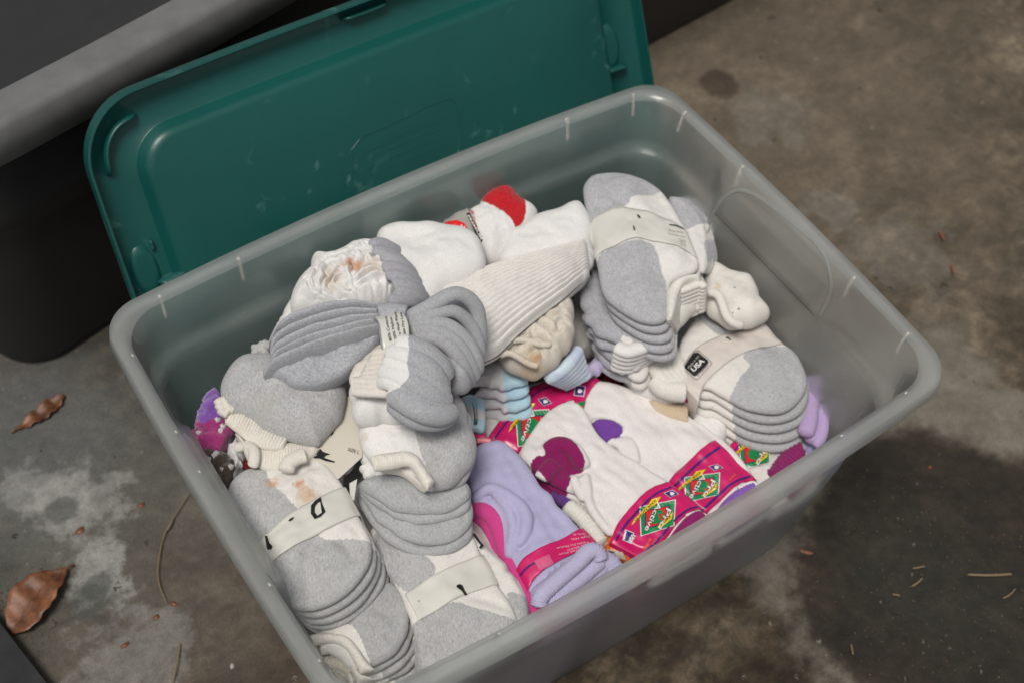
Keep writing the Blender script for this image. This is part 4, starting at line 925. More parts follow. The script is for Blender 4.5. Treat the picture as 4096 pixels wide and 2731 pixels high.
# ---- H: bundle under G at the bottom corner
pH = Plane(.205, gx=.02, at=(1500, 2500))
o = A2((760, 1150), (950, 950), (1110, 920), (1200, 970), (1255, 1050), (1268, 1180), (1230, 1300), (1150, 1400), (1050, 1450), (980, 1480), (900, 1500), (780, 1400), (650, 1300))
T = begin('sock_bundle', 'grey footed bundle with a stack of cream cuffs in the nearest bottom corner', 'sock bundle', pH, o, GH)
wH = [A2((600, 1200), (880, 1190), (930, 1260), (970, 1340), (1000, 1420), (1040, 1500), (900, 1600), (500, 1500))]
KH = knit('knit_H', (.44, .44, .44), second=(.76, .735, .69), heather=.42, h2=.03, ang=.8)
SH = stack(T, 'sock', o, pH, .0095, 5, KH, shift=(.0042, -.0022), regs={'reg': wH}, puff=.006, lump=.0014, lumpscale=.05, edge=.0055, wob=.0006)
for k, (a, c) in enumerate((([(620, 1260), (740, 1245), (860, 1265), (930, 1330), (975, 1420), (1040, 1480)], [(650, 1320), (760, 1300), (850, 1335), (900, 1420), (945, 1505)]),
                            ([(680, 1340), (780, 1310), (860, 1350), (900, 1440), (950, 1520), (1040, 1540)], [(700, 1380), (790, 1360), (850, 1400), (880, 1480), (930, 1568)]),
                            ([(720, 1400), (800, 1380), (850, 1420), (890, 1500), (930, 1560)], [(740, 1440), (800, 1420), (840, 1460), (860, 1530), (880, 1580)]))):
    patch('cuff', A2(*a), A2(*c), Plane(.214 - k * .011, gx=.02, at=(1400, 2600)), .012, knit('knit_cream_cuff', (.78, .74, .67), stain=None), T, nu=130, nv=18, endr=.06, wr=.0003, wrn=30)
for k in range(6): tube('cuff', A2((700, 1445 + k * 26), (790, 1430 + k * 26), (870, 1460 + k * 24), (900, 1500 + k * 22)), .190 - k * .008, .0058, WD if k % 2 else CK, T, squash=.85, ripple=.05, rn=12)

# ---- I: front bundle with the comma-marked band
pI = Plane(.212, gx=.04, gy=.02, at=(1850, 2450))
T = begin('sock_bundle', 'bundle with a paper band bearing one thick black stroke, against the front wall', 'sock bundle', pI, B3((400, 900), (1400, 600)), GH)
gI = [B3((0, -100), (300, 120), (540, 280), (665, 432), (500, 560), (340, 640), (200, 500), (0, 300)), B3((380, 950), (470, 905), (620, 800), (880, 730), (960, 800), (1100, 815), (1350, 875), (1520, 915), (1700, 1200), (400, 1600), (200, 1300))]
KI = knit('knit_I', (.76, .735, .69), second=(.47, .47, .47), heather=.03, h2=.45, ang=.5)
o = B3((-100, -50), (150, -80), (500, -60), (900, -20), (1040, 40), (1080, 140), (1130, 260), (1210, 410), (1300, 570), (1390, 680), (1450, 800), (1500, 945), (1480, 1060), (1250, 1200), (950, 1340), (700, 1440), (520, 1460), (440, 1380), (440, 1200), (400, 1000), (250, 600), (50, 300))
SI = stack(T, 'sock', o, pI, .0095, 4, KI, shift=(-.0006, -.0012), regs={'reg': gI}, puff=.005, lump=.0014, lumpscale=.06, edge=.0055, wob=.0006,
           folds=[(B3((880, 720), (1060, 680), (1250, 730), (1380, 780)), -.0022, .005), (B3((520, 1080), (560, 980), (650, 880), (800, 780)), -.0020, .008), (B3((1380, 650), (1440, 800), (1500, 930)), -.0025, .004)])
gI2 = [B3((1370, 650), (1420, 620), (1590, 660), (1750, 700), (1750, 1200), (1450, 1150))]
o2 = B3((950, -60), (1030, -30), (1110, 90), (1200, 190), (1300, 270), (1400, 400), (1480, 500), (1545, 620), (1590, 740), (1605, 900), (1600, 1000), (1450, 1020), (1350, 800), (1150, 500), (1000, 200))
for k in range(3): pillow('sock', o2, pI.low(.008 + k * .010), .0095, KI, T, regs={'reg': gI2}, puff=.003 if k == 0 else 0, shift=(.001 * k, -.0012 * k), lump=.001, edge=.0055, wob=.0006)
q2 = Flat(pI.low(-.0005))
decal('printed_mark', [B3((1018, 8), (1040, -5), (1062, 22), (1100, 82), (1140, 128), (1102, 163), (1085, 148), (1106, 124), (1072, 84))], Flat(pI.low(.003)), INK, T, .004)
bs = band('paper_band', B3((333, 630), (500, 540), (700, 430), (900, 330), (1115, 228)), B3((480, 912), (620, 840), (860, 710), (1060, 630), (1272, 543)), SI, PAPER, T, off=.0016, drop=.030)
decal('printed_mark', [B3((850, 556), (858, 540), (885, 530), (912, 540), (926, 566), (938, 595), (966, 638), (941, 653), (915, 612), (895, 592), (868, 574))], bs, INK, bs.ob, .0016)
decal('printed_mark', [B3((449, 700), (470, 706), (456, 716))], bs, plain('brown_speck', (.09, .06, .03), .7), bs.ob, .0016)
words('lettering', 'M..', B3((1200, 432))[0], B3((1238, 440))[0], 9, SI, INKG, T, .002)

# ---- Q: tall grey and white bundle, right back
pQ = Plane(.262, gx=.02, gy=-.03, at=(2600, 1000))
gQ = [A6((200, 100), (240, 40), (900, 60), (845, 225), (590, 287), (575, 340), (440, 378), (300, 440), (200, 470)), A6((330, 700), (500, 620), (742, 600), (790, 700), (830, 835), (862, 910), (862, 1180), (800, 1250), (500, 1250), (250, 1000))]
T = begin('sock_bundle', 'tall grey toed bundle, cream paper band with tiny care text, highest at the right back', 'sock bundle', pQ, A6((400, 200), (900, 1000)), GH)
KQ = knit('knit_Q', (.76, .74, .70), second=(.47, .47, .49), heather=.03, h2=.42, ang=.2)
o = A6((245, 200), (265, 155), (300, 115), (370, 88), (480, 80), (600, 105), (720, 150), (820, 225), (880, 310), (950, 400), (1000, 500), (1040, 600), (1080, 700), (1100, 780), (1060, 830), (960, 860), (880, 900), (872, 1000), (866, 1165), (820, 1190), (760, 1198), (660, 1180), (550, 1120), (450, 1050), (395, 990), (365, 880), (340, 700), (300, 480), (258, 330))
SQ = stack(T, 'sock', o, pQ, .0098, 5, KQ, shift=(.0016, -.0040), regs={'reg': gQ}, puff=.006, lump=.0013, lumpscale=.05, edge=.0055, wob=.0006,
           folds=[(A6((400, 140), (395, 200), (460, 280), (570, 350), (650, 390)), -.0024, .005), (A6((420, 130), (470, 120), (560, 230), (590, 290)), .0014, .008)])
# second sock showing at the right of it
o = A6((860, 268), (920, 270), (990, 285), (1060, 340), (1110, 400), (1145, 455), (1148, 560), (1178, 640), (1180, 740), (1140, 830), (1080, 800), (1000, 560), (920, 420))
gS = [A6((850, 200), (1200, 200), (1200, 440), (1100, 462), (1010, 510), (960, 480), (900, 400)), A6((1120, 560), (1250, 560), (1250, 800), (1165, 760))]
for k in range(4): pillow('sock', o, pQ.low(.010 + k * .0095), .0095, KQ, T, regs={'reg': gS}, shift=(.0022 * k, -.0012 * k), puff=.002, lump=.001, edge=.0055, wob=.0006)
# open cuffs stacked at its lower right
WQ = knit('knit_white_Q', (.78, .755, .69))
fz = []
for k in range(5):
    dy = k * 42; z = .266 - k * .0075
    fz.append(patch('cuff', A6((862 + k * 12, 1165 + k * 15), (858 + k * 14, 1050 + k * 22), (868 + k * 14, 930 + k * 30), (930 + k * 6, 858 + k * 36), (1060, 832 + k * 48), (1112, 850 + k * 50)),
          A6((905 + k * 12, 1160 + k * 18), (930 + k * 10, 1080 + k * 22), (945 + k * 10, 980 + k * 30), (985 + k * 5, 900 + k * 38), (1060, 862 + k * 52), (1105, 880 + k * 52)), Plane(z, at=(2720, 1180)), .011, WQ, T, nu=60, nv=18, endr=.08, flat=1.))
for k in range(8):
    tube('cuff', A6((955, 955 + k * 27), (1040, 922 + k * 28), (1115, 892 + k * 27), (1146 - k * 2, 930 + k * 25)),   .257 - k * .0050, .0038, WQ, T, squash=.9)
pillow('sock', A6((900, 860), (1090, 790), (1150, 930), (1140, 1030), (1090, 1080), (1000, 1180), (940, 1220), (880, 1160), (870, 1000)), Plane(.243, at=(2750, 1200)), .03, WQ, T)
fuse('cuff', fz, WQ, T, .0011, 2)
bs = band('paper_band', A6((300, 432), (370, 395), (450, 373), (570, 368), (700, 398), (850, 438), (950, 475), (1005, 515)), A6((343, 692), (430, 650), (540, 612), (640, 600), (760, 608), (900, 640), (1010, 670), (1075, 705)), SQ, PAPER, T, off=.0018, drop=.03, nu=60)
for pts in (((640, 385), (655, 387), (672, 408), (655, 411)), ((612, 465), (622, 470), (630, 498), (618, 501)), ((880, 456), (930, 460), (985, 486), (990, 494), (930, 470), (882, 463))):
    decal('printed_mark', [A6(*pts)], bs, INK, bs.ob, .0018)
for tx, a, b_ in (('80% Cotton 20% Nylon', (876, 505), (985, 525)), ('Machine Wash Warm', (868, 528), (998, 556)), ('Tumble', (950, 570), (1000, 586)), ('Dry', (960, 588), (1003, 598)), ('Low', (965, 606), (1008, 616))):
    words('lettering', tx, A6(a)[0], A6(b_)[0], 5.5, bs, plain('soft_ink', (.22, .2, .19)), bs.ob, .0018)

# ---- R: second stack under Q, to its left
pR = Plane(.225, gx=.05, at=(2400, 1300))
T = begin('sock_bundle', 'stack of grey toes with white cuffs squeezed beneath the tall banded bundle', 'sock bundle', pR, A6((200, 900), (700, 1500)), GH)
wR = [A6((520, 1285), (540, 1340), (480, 1345), (490, 1400), (440, 1480), (600, 1700), (1000, 1500), (800, 1000))]
KR = knit('knit_R', (.42, .42, .45), second=(.74, .71, .67), heather=.35, h2=.03)
o = A6((215, 900), (260, 820), (340, 770), (420, 900), (600, 1100), (700, 1250), (640, 1380), (560, 1385), (500, 1330), (430, 1320), (340, 1270), (270, 1190), (228, 1080))
stack(T, 'sock', o, pR, .0105, 5, KR, shift=(.0012, -.0048), regs={'reg': wR}, puff=.004, lump=.0014, edge=.006, lumpscale=.04)
for k in range(5): tube('cuff', A6((480 - k * 8, 1350 + k * 32), (560, 1400 + k * 30), (660, 1370 + k * 26), (760 + k * 6, 1330 + k * 18), (840, 1300 + k * 12)), .224 - k * .0075, .007, WK, T, squash=.75)
pillow('sock', A6((460, 1330), (700, 1280), (900, 1250), (860, 1340), (700, 1440), (600, 1520), (530, 1545), (460, 1480)), Plane(.205, at=(2520, 1420)), .028, WK, T)

# ---- T: single white ankle sock hanging off to the right
pT = Plane(.225, gx=-.05, at=(2950, 1200))
o = A6((1120, 800), (1170, 762), (1250, 780), (1340, 838), (1430, 845), (1490, 868), (1525, 930), (1535, 1000), (1570, 1050), (1612, 1110), (1602, 1160), (1520, 1200), (1400, 1222), (1330, 1215), (1260, 1175), (1200, 1120), (1140, 1080), (1120, 960))
T = begin('white_ankle_sock', 'short plain white ankle sock with a thick open cuff, sticking out toward the right wall', 'sock', pT, o)
MT = None; S = pillow('sock', o, pT, .026, knit('knit_white_T', (.77, .74, .68), stain=[(L(T, pT, A6((1235, 925))[0]), .004, TAN, .6), (L(T, pT, A6((1358, 942))[0]), .0012, (.1, .09, .08), .9), (L(T, pT, A6((1390, 1092))[0]), .0012, (.1, .09, .08), .9), (L(T, pT, A6((1350, 1108))[0]), .0010, (.1, .09, .08), .9)]), T, puff=.004, edge=.010, lump=.001, lumpscale=.04,
           folds=[(A6((1230, 960), (1290, 1010), (1300, 1090), (1350, 1160), (1430, 1195)), -.006, .006), (A6((1340, 860), (1380, 960), (1420, 900)), -.0015, .010), (A6((1420, 1030), (1470, 960)), .002, .012)])
tube('cuff', A6((1150, 965), (1210, 955), (1250, 985), (1275, 1050), (1300, 1130), (1350, 1185), (1430, 1205)), [.236, .237, .236, .234, .231, .228, .224], .0048, S.ob.data.materials[0], T, squash=.9, n=60); fuse('sock', [S.ob, [c for c in T.children if c.name.startswith('cuff')][0]], S.ob.data.materials[0], T, .0013, 4)

# ---- U: the made-in label bundle
pU = Plane(.190, gx=0, gy=.02, at=(2950, 1550))
gU = [A7((1100, 452), (1180, 405), (1350, 365), (1500, 370), (1750, 500), (1750, 1250), (1003, 1250), (1003, 800), (1050, 690), (1105, 610), (1185, 522)), A7((740, 90), (900, 60), (960, 230), (1015, 285), (925, 305), (830, 225))]
T = begin('sock_bundle', 'grey toed bundle with a black made-in-USA label on its paper band', 'sock bundle', pU, A7((600, 400), (1600, 900)), GH)
KU = knit('knit_U', (.76, .735, .69), second=(.46, .465, .475), heather=.03, h2=.40, ang=-.6)
o = A7((600, 440), (640, 330), (700, 200), (760, 100), (860, 120), (960, 180), (1120, 200), (1280, 190), (1340, 260), (1430, 350), (1520, 420), (1590, 510), (1620, 620), (1612, 720), (1570, 800), (1490, 860), (1350, 897), (1200, 882), (1060, 825), (960, 755), (860, 690), (780, 700), (680, 620), (620, 540))
SU = stack(T, 'sock', o, pU, .0098, 6, KU, shift=(.0006, -.0048), regs={'reg': gU}, puff=.005, lump=.0013, lumpscale=.05, edge=.0055, wob=.0007)
bs = band('paper_band', A7((632, 590), (660, 500), (700, 440), (760, 385), (830, 345), (1000, 290), (1150, 245), (1278, 200)), A7((785, 755), (800, 690), (850, 625), (960, 540), (1100, 442), (1250, 400), (1350, 372), (1425, 350)), SU, PAPER2, T, off=.0018, drop=.04, nu=60)
rq = lambda c, s: [tuple(np.array(c) + (np.array(p) - c) * s) for p in A7((738, 412), (765, 410), (842, 472), (848, 490), (752, 588), (735, 592), (664, 530), (662, 515))]
cq = np.array(A7((755, 500))[0]); oq = A7((735, 412), (768, 408), (846, 472), (850, 490), (752, 590), (735, 592), (664, 532), (661, 515))
fr = A7((740, 398), (772, 394), (868, 478), (880, 494), (770, 618), (745, 620), (655, 545), (650, 515))
fi = [tuple(cq + np.array([2, 2]) + (np.array(p) - cq - 2) * .965) for p in fr]
dc = decal('origin_label', [(fr, fi)], bs, INKG, bs.ob, .0018)
d2 = decal('origin_label', [oq], bs, INK, bs.ob, .0020)
words('lettering', 'Made in the', A7((700, 538))[0], A7((780, 440))[0], 10, bs, plain('pale_ink', (.5, .5, .48)), d2, .0032)
words('lettering', 'USA', A7((735, 562))[0], A7((822, 478))[0], 19, bs, WHT, d2, .0032, bold=.03)
words('lettering', 'It Matters', A7((770, 592))[0], A7((848, 508))[0], 7, bs, INKG, bs.ob, .0020)
decal('printed_mark', [A7((985, 290), (1005, 285), (1030, 312), (1018, 314), (1000, 298), (992, 302))], bs, INKG, bs.ob, .0018)
# white folds left of it
pV = Plane(.176, at=(2650, 1530))
o = A7((150, 580), (230, 540), (330, 470), (450, 430), (560, 400), (660, 400), (700, 560), (780, 720), (770, 790), (700, 815), (600, 818), (480, 800), (380, 770), (260, 700), (180, 640))
T = begin('white_sock', 'loosely folded white socks left of the bundle with the black origin label', 'sock', pV, o)
S = pillow('sock', o, pV, .03, WK, T, puff=.006, edge=.012, lump=.002, folds=[(A7((420, 640), (500, 720), (640, 740)), -.004, .008), (A7((450, 560), (540, 640), (640, 660)), -.004, .006), (A7((200, 560), (350, 520)), -.002, .008)])
for k in range(5): tube('cuff', A7((410 + k * 42, 470 - k * 8), (450 + k * 42, 560 - k * 14), (500 + k * 36, 640 - k * 14), (600 + k * 16, 670 - k * 20)), [.178, .186, .186, .182], .0085, WQ, T, squash=.9)
tube('cuff', A7((430, 620), (480, 680), (560, 710), (680, 720)), .182, .010, WQ, T)
p = Plane(.160, at=(2745, 1575)); o = A7((600, 640), (680, 660), (775, 755), (718, 812), (660, 790), (610, 700))
T = begin('magenta_sock', 'small dark magenta sock patch showing between white folds and the paper band', 'sock', p, o); pillow('sock', o, Plane(.176, at=(2745, 1575)), .012, knit('knit_magenta', (.25, .008, .10), heather=.2), T)
p = Plane(.150, at=(2680, 1640)); o = A7((350, 760), (500, 790), (710, 805), (1000, 830), (1020, 1000), (960, 1180), (760, 1150), (560, 1050), (400, 850))
T = begin('beige_sock', 'beige ribbed sock cuff under the white folds, right of the purple heel pack', 'sock', p, o)
pillow('sock', o, p, .02, WK, T, puff=.003)
patch('cuff', A7((370, 780), (500, 800), (600, 815), (700, 815)), A7((440, 880), (540, 920), (620, 940), (690, 950)), Plane(.163, at=(2680, 1640)), .010, knit('knit_beige', (.62, .50, .36)), T, nu=50, nv=20, wr=.0008, wrn=14)

# ---- O, P: pale blue tie-dye socks
pO = Plane(.200, gx=.06, at=(1980, 1540))
TD = knit('knit_tiedye', (.72, .71, .70), second=(.48, .68, .78), heather=.03, h2=.1, tie=((.94, .98, 1.), (.95, .93, .99)))
T = begin('tie_dye_sock_bundle', 'stacked white socks with pale blue tie-dye bands, below the crumpled cream sock', 'sock bundle', pO, A8((105, 220), (440, 200)), 'pale blue tie-dye sock bundles')
gO = [A8((300, 90), (370, 70), (460, 130), (455, 190), (400, 225), (330, 235), (300, 190)), A8((150, 205), (200, 195), (230, 230), (180, 240))]
o = A8((110, 215), (150, 150), (210, 90), (280, 60), (360, 80), (440, 130), (450, 180), (400, 215), (330, 225), (260, 220), (180, 200))
stack(T, 'sock', o, pO, .0095, 5, TD, shift=(-.0010, -.0056), regs={'reg': gO}, puff=.003, edge=.006, lump=.001)
for k in range(3): tube('sock', A4((1110 + k * 35, 560 + k * 10), (1150 + k * 25, 650 + k * 20), (1170 + k * 14, 760 + k * 20), (1160 + k * 10, 830)), .195, .007, TD, T, squash=.8, regs={'reg': [A4((1100, 560), (1300, 620), (1300, 700), (1100, 660)), A4((1100, 760), (1300, 760), (1300, 860), (1100, 860))]}, pl=Plane(.195))
pP = Plane(.198, at=(2270, 1430))
T = begin('tie_dye_sock_bundle', 'fanned pale blue and lavender socks half hidden between cream sock and grey toes', 'sock bundle', pP, A8((560, 170), (760, 60)), 'pale blue tie-dye sock bundles')
TD2 = knit('knit_tiedye2', (.64, .76, .83), heather=.05, tie=((.9, .86, 1.), (1, 1, 1)))
for k in range(6): tube('sock', A8((540 + k * 20, 165 + k * 7), (620 + k * 18, 130 + k * 8), (690 + k * 14, 70 + k * 14), (735 + k * 8, 0 + k * 30)), [.204 - k * .006, .212 - k * .006, .214 - k * .006, .210 - k * .006], .0062, TD2, T, squash=1.2)
pillow('sock', A8((740, 130), (800, 70), (860, 60), (900, 90), (860, 130), (790, 155), (740, 150)), Plane(.185, at=(2380, 1480)), .02, knit('knit_lilac_tie', (.58, .52, .66), tie=((1, .9, 1), (.8, .85, 1))), T)

# ================================================================== the magenta-banded packs
PK = 'white socks in magenta printed bands'
KP = knit('knit_pack_white', (.78, .745, .72), bump=.3)
LREF = A8((1080, 890), (1288, 848), (1085, 1062))
def aff(dst):
    A = np.array([[x, y, 1] for x, y in LREF]); M = np.linalg.solve(A, np.array(dst)); return lambda *p: [tuple(np.array([x, y, 1]) @ M) for x, y in A8(*p)]
def sc_(pts, s): c = np.mean(pts, 0); return [tuple(c + (np.array(p) - c) * s) for p in pts]
def logo(bs, dst, parent, usa=True, pro='Pro', act='Active', cotton=True, top=True):
    f = aff(dst)
    Q = f((1080, 890), (1288, 848), (1280, 998), (1087, 1060))
    decal('printed_logo', [Q], bs, WHT, parent, .0012)
    g = decal('printed_logo', [sc_(Q, .945)], bs, GRN, parent, .0016)
    for k in range(9):
        a = f((1090 + k * 22, 892 - k * 4.4))[0]; b_ = f((1108 + k * 22, 908 - k * 4.6))[0]
        decal('printed_hatch', [[a, (a[0] + 1.3, a[1]), (b_[0] + 1.3, b_[1]), b_]], bs, WHT, g, .0020, sub=6)
        a = f((1262, 866 + k * 15))[0]; b_ = f((1280, 876 + k * 15))[0]
        decal('printed_hatch', [[a, (a[0] + 1.3, a[1]), (b_[0] + 1.3, b_[1]), b_]], bs, WHT, g, .0020, sub=6)
    I = f((1112, 912), (1252, 882), (1246, 978), (1112, 1020))
    decal('printed_logo', [I], bs, NAVY, parent, .0020); decal('printed_logo', [sc_(I, .92)], bs, REDI, parent, .0024)
    c = np.mean(I, 0); ax_ = np.array(f((1252, 930))[0]) - np.array(f((1112, 960))[0]); ay_ = np.array(f((1180, 1000))[0]) - np.array(f((1180, 890))[0])
    circ = lambda s: [tuple(c + ax_ * .36 * s * math.cos(a) + ay_ * .42 * s * math.sin(a)) for a in np.linspace(0, 2 * math.pi, 24, endpoint=False)]
    decal('printed_logo', [circ(.85)], bs, GRN, parent, .0027)
    for tx, a, b_, h_ in ((act, (1184, 862), (1108, 1022), 20), (pro, (1236, 896), (1186, 1014), 21)):
        if tx:
            w1 = words('lettering', tx, f(a)[0], f(b_)[0], h_, bs, INK, parent, .0030, bold=.045, up=np.array(f((1200, 900))[0]) - np.array(f((1160, 880))[0]))
            words('lettering', tx, f(a)[0], f(b_)[0], h_, bs, WHT, w1, .0038, bold=.012, up=np.array(f((1200, 900))[0]) - np.array(f((1160, 880))[0]))
    if top:
        R1 = f((1034, 998), (1050, 962), (1130, 880), (1150, 848), (1205, 832), (1178, 872), (1130, 905), (1062, 972))
        decal('printed_ribbon', [R1], bs, YEL, parent, .0031); words('lettering', 'QUALITY SOCK', f((1058, 975))[0], f((1180, 853))[0], 7.5, bs, INK, parent, .0036, bold=.02)
    R2 = f((1180, 1012), (1200, 982), (1240, 950), (1272, 918), (1262, 962), (1215, 1000)); decal('printed_ribbon', [R2], bs, YEL, parent, .0031)
    words('lettering', 'EAGLE', f((1206, 998))[0], f((1260, 945))[0], 7.5, bs, INK, parent, .0036, bold=.03)
    if cotton:
        K = f((1222, 812), (1270, 795), (1303, 818), (1255, 838)); kc = np.mean(K, 0)
        decal('cotton_mark', [sc_(K, 1.06)], bs, WHT, parent, .0014); decal('cotton_mark', [sc_(K, .95)], bs, NAVY, parent, .0018)
        decal('cotton_mark', [[(kc[0] + 9 * math.cos(a) * (1 + .25 * math.cos(3 * a)) + 2, kc[1] + 7 * math.sin(a)) for a in np.linspace(0, 6.28, 18, endpoint=False)]], bs, WHT, parent, .0022)
    if usa:
        K = f((1000, 1022), (1048, 1040), (1034, 1100), (985, 1080)); decal('origin_label', [sc_(K, 1.05)], bs, WHT, parent, .0014)
        decal('origin_label', [sc_(K, .93)], bs, NAVY, parent, .0018); words('lettering', 'USA', f((1038, 1046))[0], f((1014, 1086))[0], 17, bs, WHT, parent, .0024, bold=.04)
        decal('origin_label', [f((988, 1076), (1001, 1028), (1007, 1031), (996, 1079))], bs, WHT, parent, .0022)
        words('lettering', 'Fits Size', f((1168, 1070))[0], f((1122, 1158))[0], 10, bs, ORG, parent, .0016); words('lettering', '6-8½', f((1138, 1068))[0], f((1100, 1138))[0], 12, bs, ORG, parent, .0016)
def stripes(bs, c0, c1, fr, wd, parent):
    a = resample(np.array(c0, float), 40, False, 1); b = resample(np.array(c1, float), 40, False, 1)
    for f in fr:
        p = a * (1 - f) + b * f; q = a * (1 - f - wd) + b * (f + wd); decal('printed_stripe', [list(map(tuple, p)) + list(map(tuple, q[::-1]))], bs, NAVY, parent, .0013, sub=8)
def pack(label, o, pl, bc0, bc1, dst, n=4, t=.0080, shift=(.0006, -.0018), regs=None, mat=None, folds=None, fr=(.12, .86), drop=.03, lg={}, nu=60, group=PK, puff=.002, off=.0018):
    T = begin('sock_pack', label, 'sock pack', pl, o, group)
    S = stack(T, 'sock', o, pl, t, n, mat or KP, shift=shift, regs=regs, puff=puff, lump=.0016, lumpscale=.055, edge=.0045, wob=.0006, folds=folds)
    bs = band('printed_band', bc0, bc1, S, MAG, T, off=off, drop=drop, nu=nu)
    stripes(bs, bc0, bc1, fr, .045, bs.ob)
    if dst is not None: logo(bs, dst, bs.ob, **lg)
    return T, S, bs
# P2: back pack with the purple heel
p2 = Plane(.158, gx=-.01, gy=.03, at=(2600, 1780))
KP2 = knit('knit_pack_purple', (.78, .745, .72), second=(.17, .055, .33), h2=.25, bump=.35)
o = A8((640, 250), (680, 170), (740, 150), (840, 180), (920, 188), (1050, 232), (1200, 310), (1350, 375), (1480, 455), (1580, 530), (1680, 640), (1750, 740), (1750, 800), (1640, 880), (1480, 960), (1380, 900), (1240, 760), (1100, 690), (1000, 620), (880, 520), (800, 420), (700, 340))
T, S, bs = pack('long white folded socks with a purple heel and magenta logo band, behind the magenta-heeled pack', o, p2, A8((1236, 762), (1330, 665), (1430, 575), (1505, 520)), A8((1450, 945), (1540, 860), (1640, 770), (1740, 742)),
                A8((1335, 722), (1541, 694), (1340, 870)), regs={'reg': [A8((800, 430), (860, 405), (930, 415), (985, 455), (960, 515), (900, 520), (870, 560), (800, 480))]}, mat=KP2, lg=dict(usa=False),
                folds=[(A8((930, 500), (1010, 560), (1060, 640)), -.0035, .005), (A8((960, 440), (1080, 560), (1200, 640)), -.001, .012)])
words('lettering', 'Girls', A8((1625, 700))[0], A8((1590, 735))[0], 9, bs, ORG, bs.ob, .0016)
knit('knit_purple', (.17, .055, .33), heather=.2, bump=.5)
fz = [S.ob] + [tube('t', A8((885 + k * 34, 530 - k * 4), (940 + k * 28, 520), (985 + k * 22, 560 + k * 6), (1000 + k * 20, 650)), [.156, .159, .159, .155], .0048, KP, T, squash=.9) for k in range(4)]
fz += [tube('t', A8((810, 440), (860, 425), (930, 440), (975, 475)), .157, .008, KP, T, squash=.8), tube('t', A8((850, 500), (900, 480), (950, 500)), .156, .006, KP, T)]
fuse('sock', fz, KP2, T, .0013, 2, {'reg': [A8((795, 430), (850, 395), (935, 408), (992, 455), (960, 510), (905, 515), (870, 560), (800, 480))]}, p2)
patch('toe', A8((1490, 955), (1560, 850), (1650, 780), (1740, 745)), A8((1540, 960), (1640, 900), (1720, 830), (1755, 785)), Plane(.163, at=(2930, 2000)), .016, knit('knit_purple_rib', (.25, .11, .47), heather=.25), T, ribs=0, nu=80, nv=24, wr=.0007, wrn=20)
tube('toe', A8((1640, 785), (1700, 758), (1742, 752), (1752, 790)), .160, .0018, KP, T)
# its other band at the far end, top
bs2 = band('printed_band', A8((640, 235), (680, 175), (735, 150)), A8((745, 360), (790, 240), (850, 182)), S, MAG, T, off=.002, drop=.02)
stripes(bs2, A8((640, 235), (680, 175), (735, 150)), A8((745, 360), (790, 240), (850, 182)), (.2,), .05, bs2.ob)
K = A8((716, 200), (772, 205), (762, 262), (706, 255)); decal('cotton_mark', [sc_(K, 1.06)], bs2, WHT, bs2.ob, .0014); decal('cotton_mark', [sc_(K, .92)], bs2, NAVY, bs2.ob, .0018)
kc = np.mean(K, 0); decal('cotton_mark', [[(kc[0] + 9 * math.cos(a) * (1 + .25 * math.cos(3 * a)), kc[1] + 8 * math.sin(a)) for a in np.linspace(0, 6.28, 18, endpoint=False)]], bs2, WHT, bs2.ob, .0022)
decal('printed_logo', [A8((722, 300), (775, 285), (755, 350))], bs2, GRN, bs2.ob, .0016); decal('printed_logo', [A8((742, 322), (764, 312), (755, 350))], bs2, REDI, bs2.ob, .0022)
# P1: pack at the upper left
p1 = Plane(.162, gx=.0, gy=.03, at=(2080, 1680))
o = A8((150, 450), (175, 370), (250, 340), (350, 260), (440, 200), (520, 178), (610, 182), (700, 240), (760, 340), (700, 480), (560, 600), (420, 620), (300, 560), (200, 510))
pack('white socks under a magenta logo band, touching the tie-dye socks and above the lavender ones', o, p1, A8((222, 492), (300, 385), (400, 275), (500, 200), (600, 180)), A8((390, 590), (470, 480), (560, 390), (650, 300), (712, 292)),
     A8((372, 346), (566, 334), (384, 553)), lg=dict(usa=False), fr=(.14,))
# P4: right pack
p4 = Plane(.135, gy=.03, at=(3080, 1900))
o = A7((960, 1180), (1060, 1095), (1200, 1080), (1400, 1090), (1560, 1115), (1620, 1200), (1640, 1290), (1560, 1360), (1350, 1460), (1240, 1500), (1150, 1400), (1050, 1300))
KP4 = knit('knit_pack4', (.73, .69, .66), second=(.27, .012, .13), h2=.4, bump=.5)
pack('white socks with a dark magenta fuzzy stripe and a logo band, under the grey toes', o, p4, A7((985, 1190), (1040, 1110), (1100, 1080)), A7((1150, 1340), (1210, 1250), (1290, 1165)),
     [tuple(p) for p in np.array(A7((1085, 1120), (1330, 1090), (1105, 1330)))], regs={'reg': [A7((1340, 1420), (1420, 1300), (1500, 1190), (1570, 1140), (1620, 1180), (1610, 1225), (1540, 1310), (1440, 1380), (1360, 1430))]}, mat=KP4, lg=dict(usa=False, cotton=False, act='', top=True), fr=(.2,))
T4 = [o_ for o_ in COL.objects if o_.name.startswith('sock_pack')][-1]
tube('toe_stripe', A7((1360, 1405), (1440, 1310), (1510, 1215), (1560, 1170), (1595, 1170)), .139, .010, KP4 and knit('knit_magenta_terry', (.27, .012, .13), heather=.4, bump=.9), T4, squash=.6, bumps=.12, bn=12)
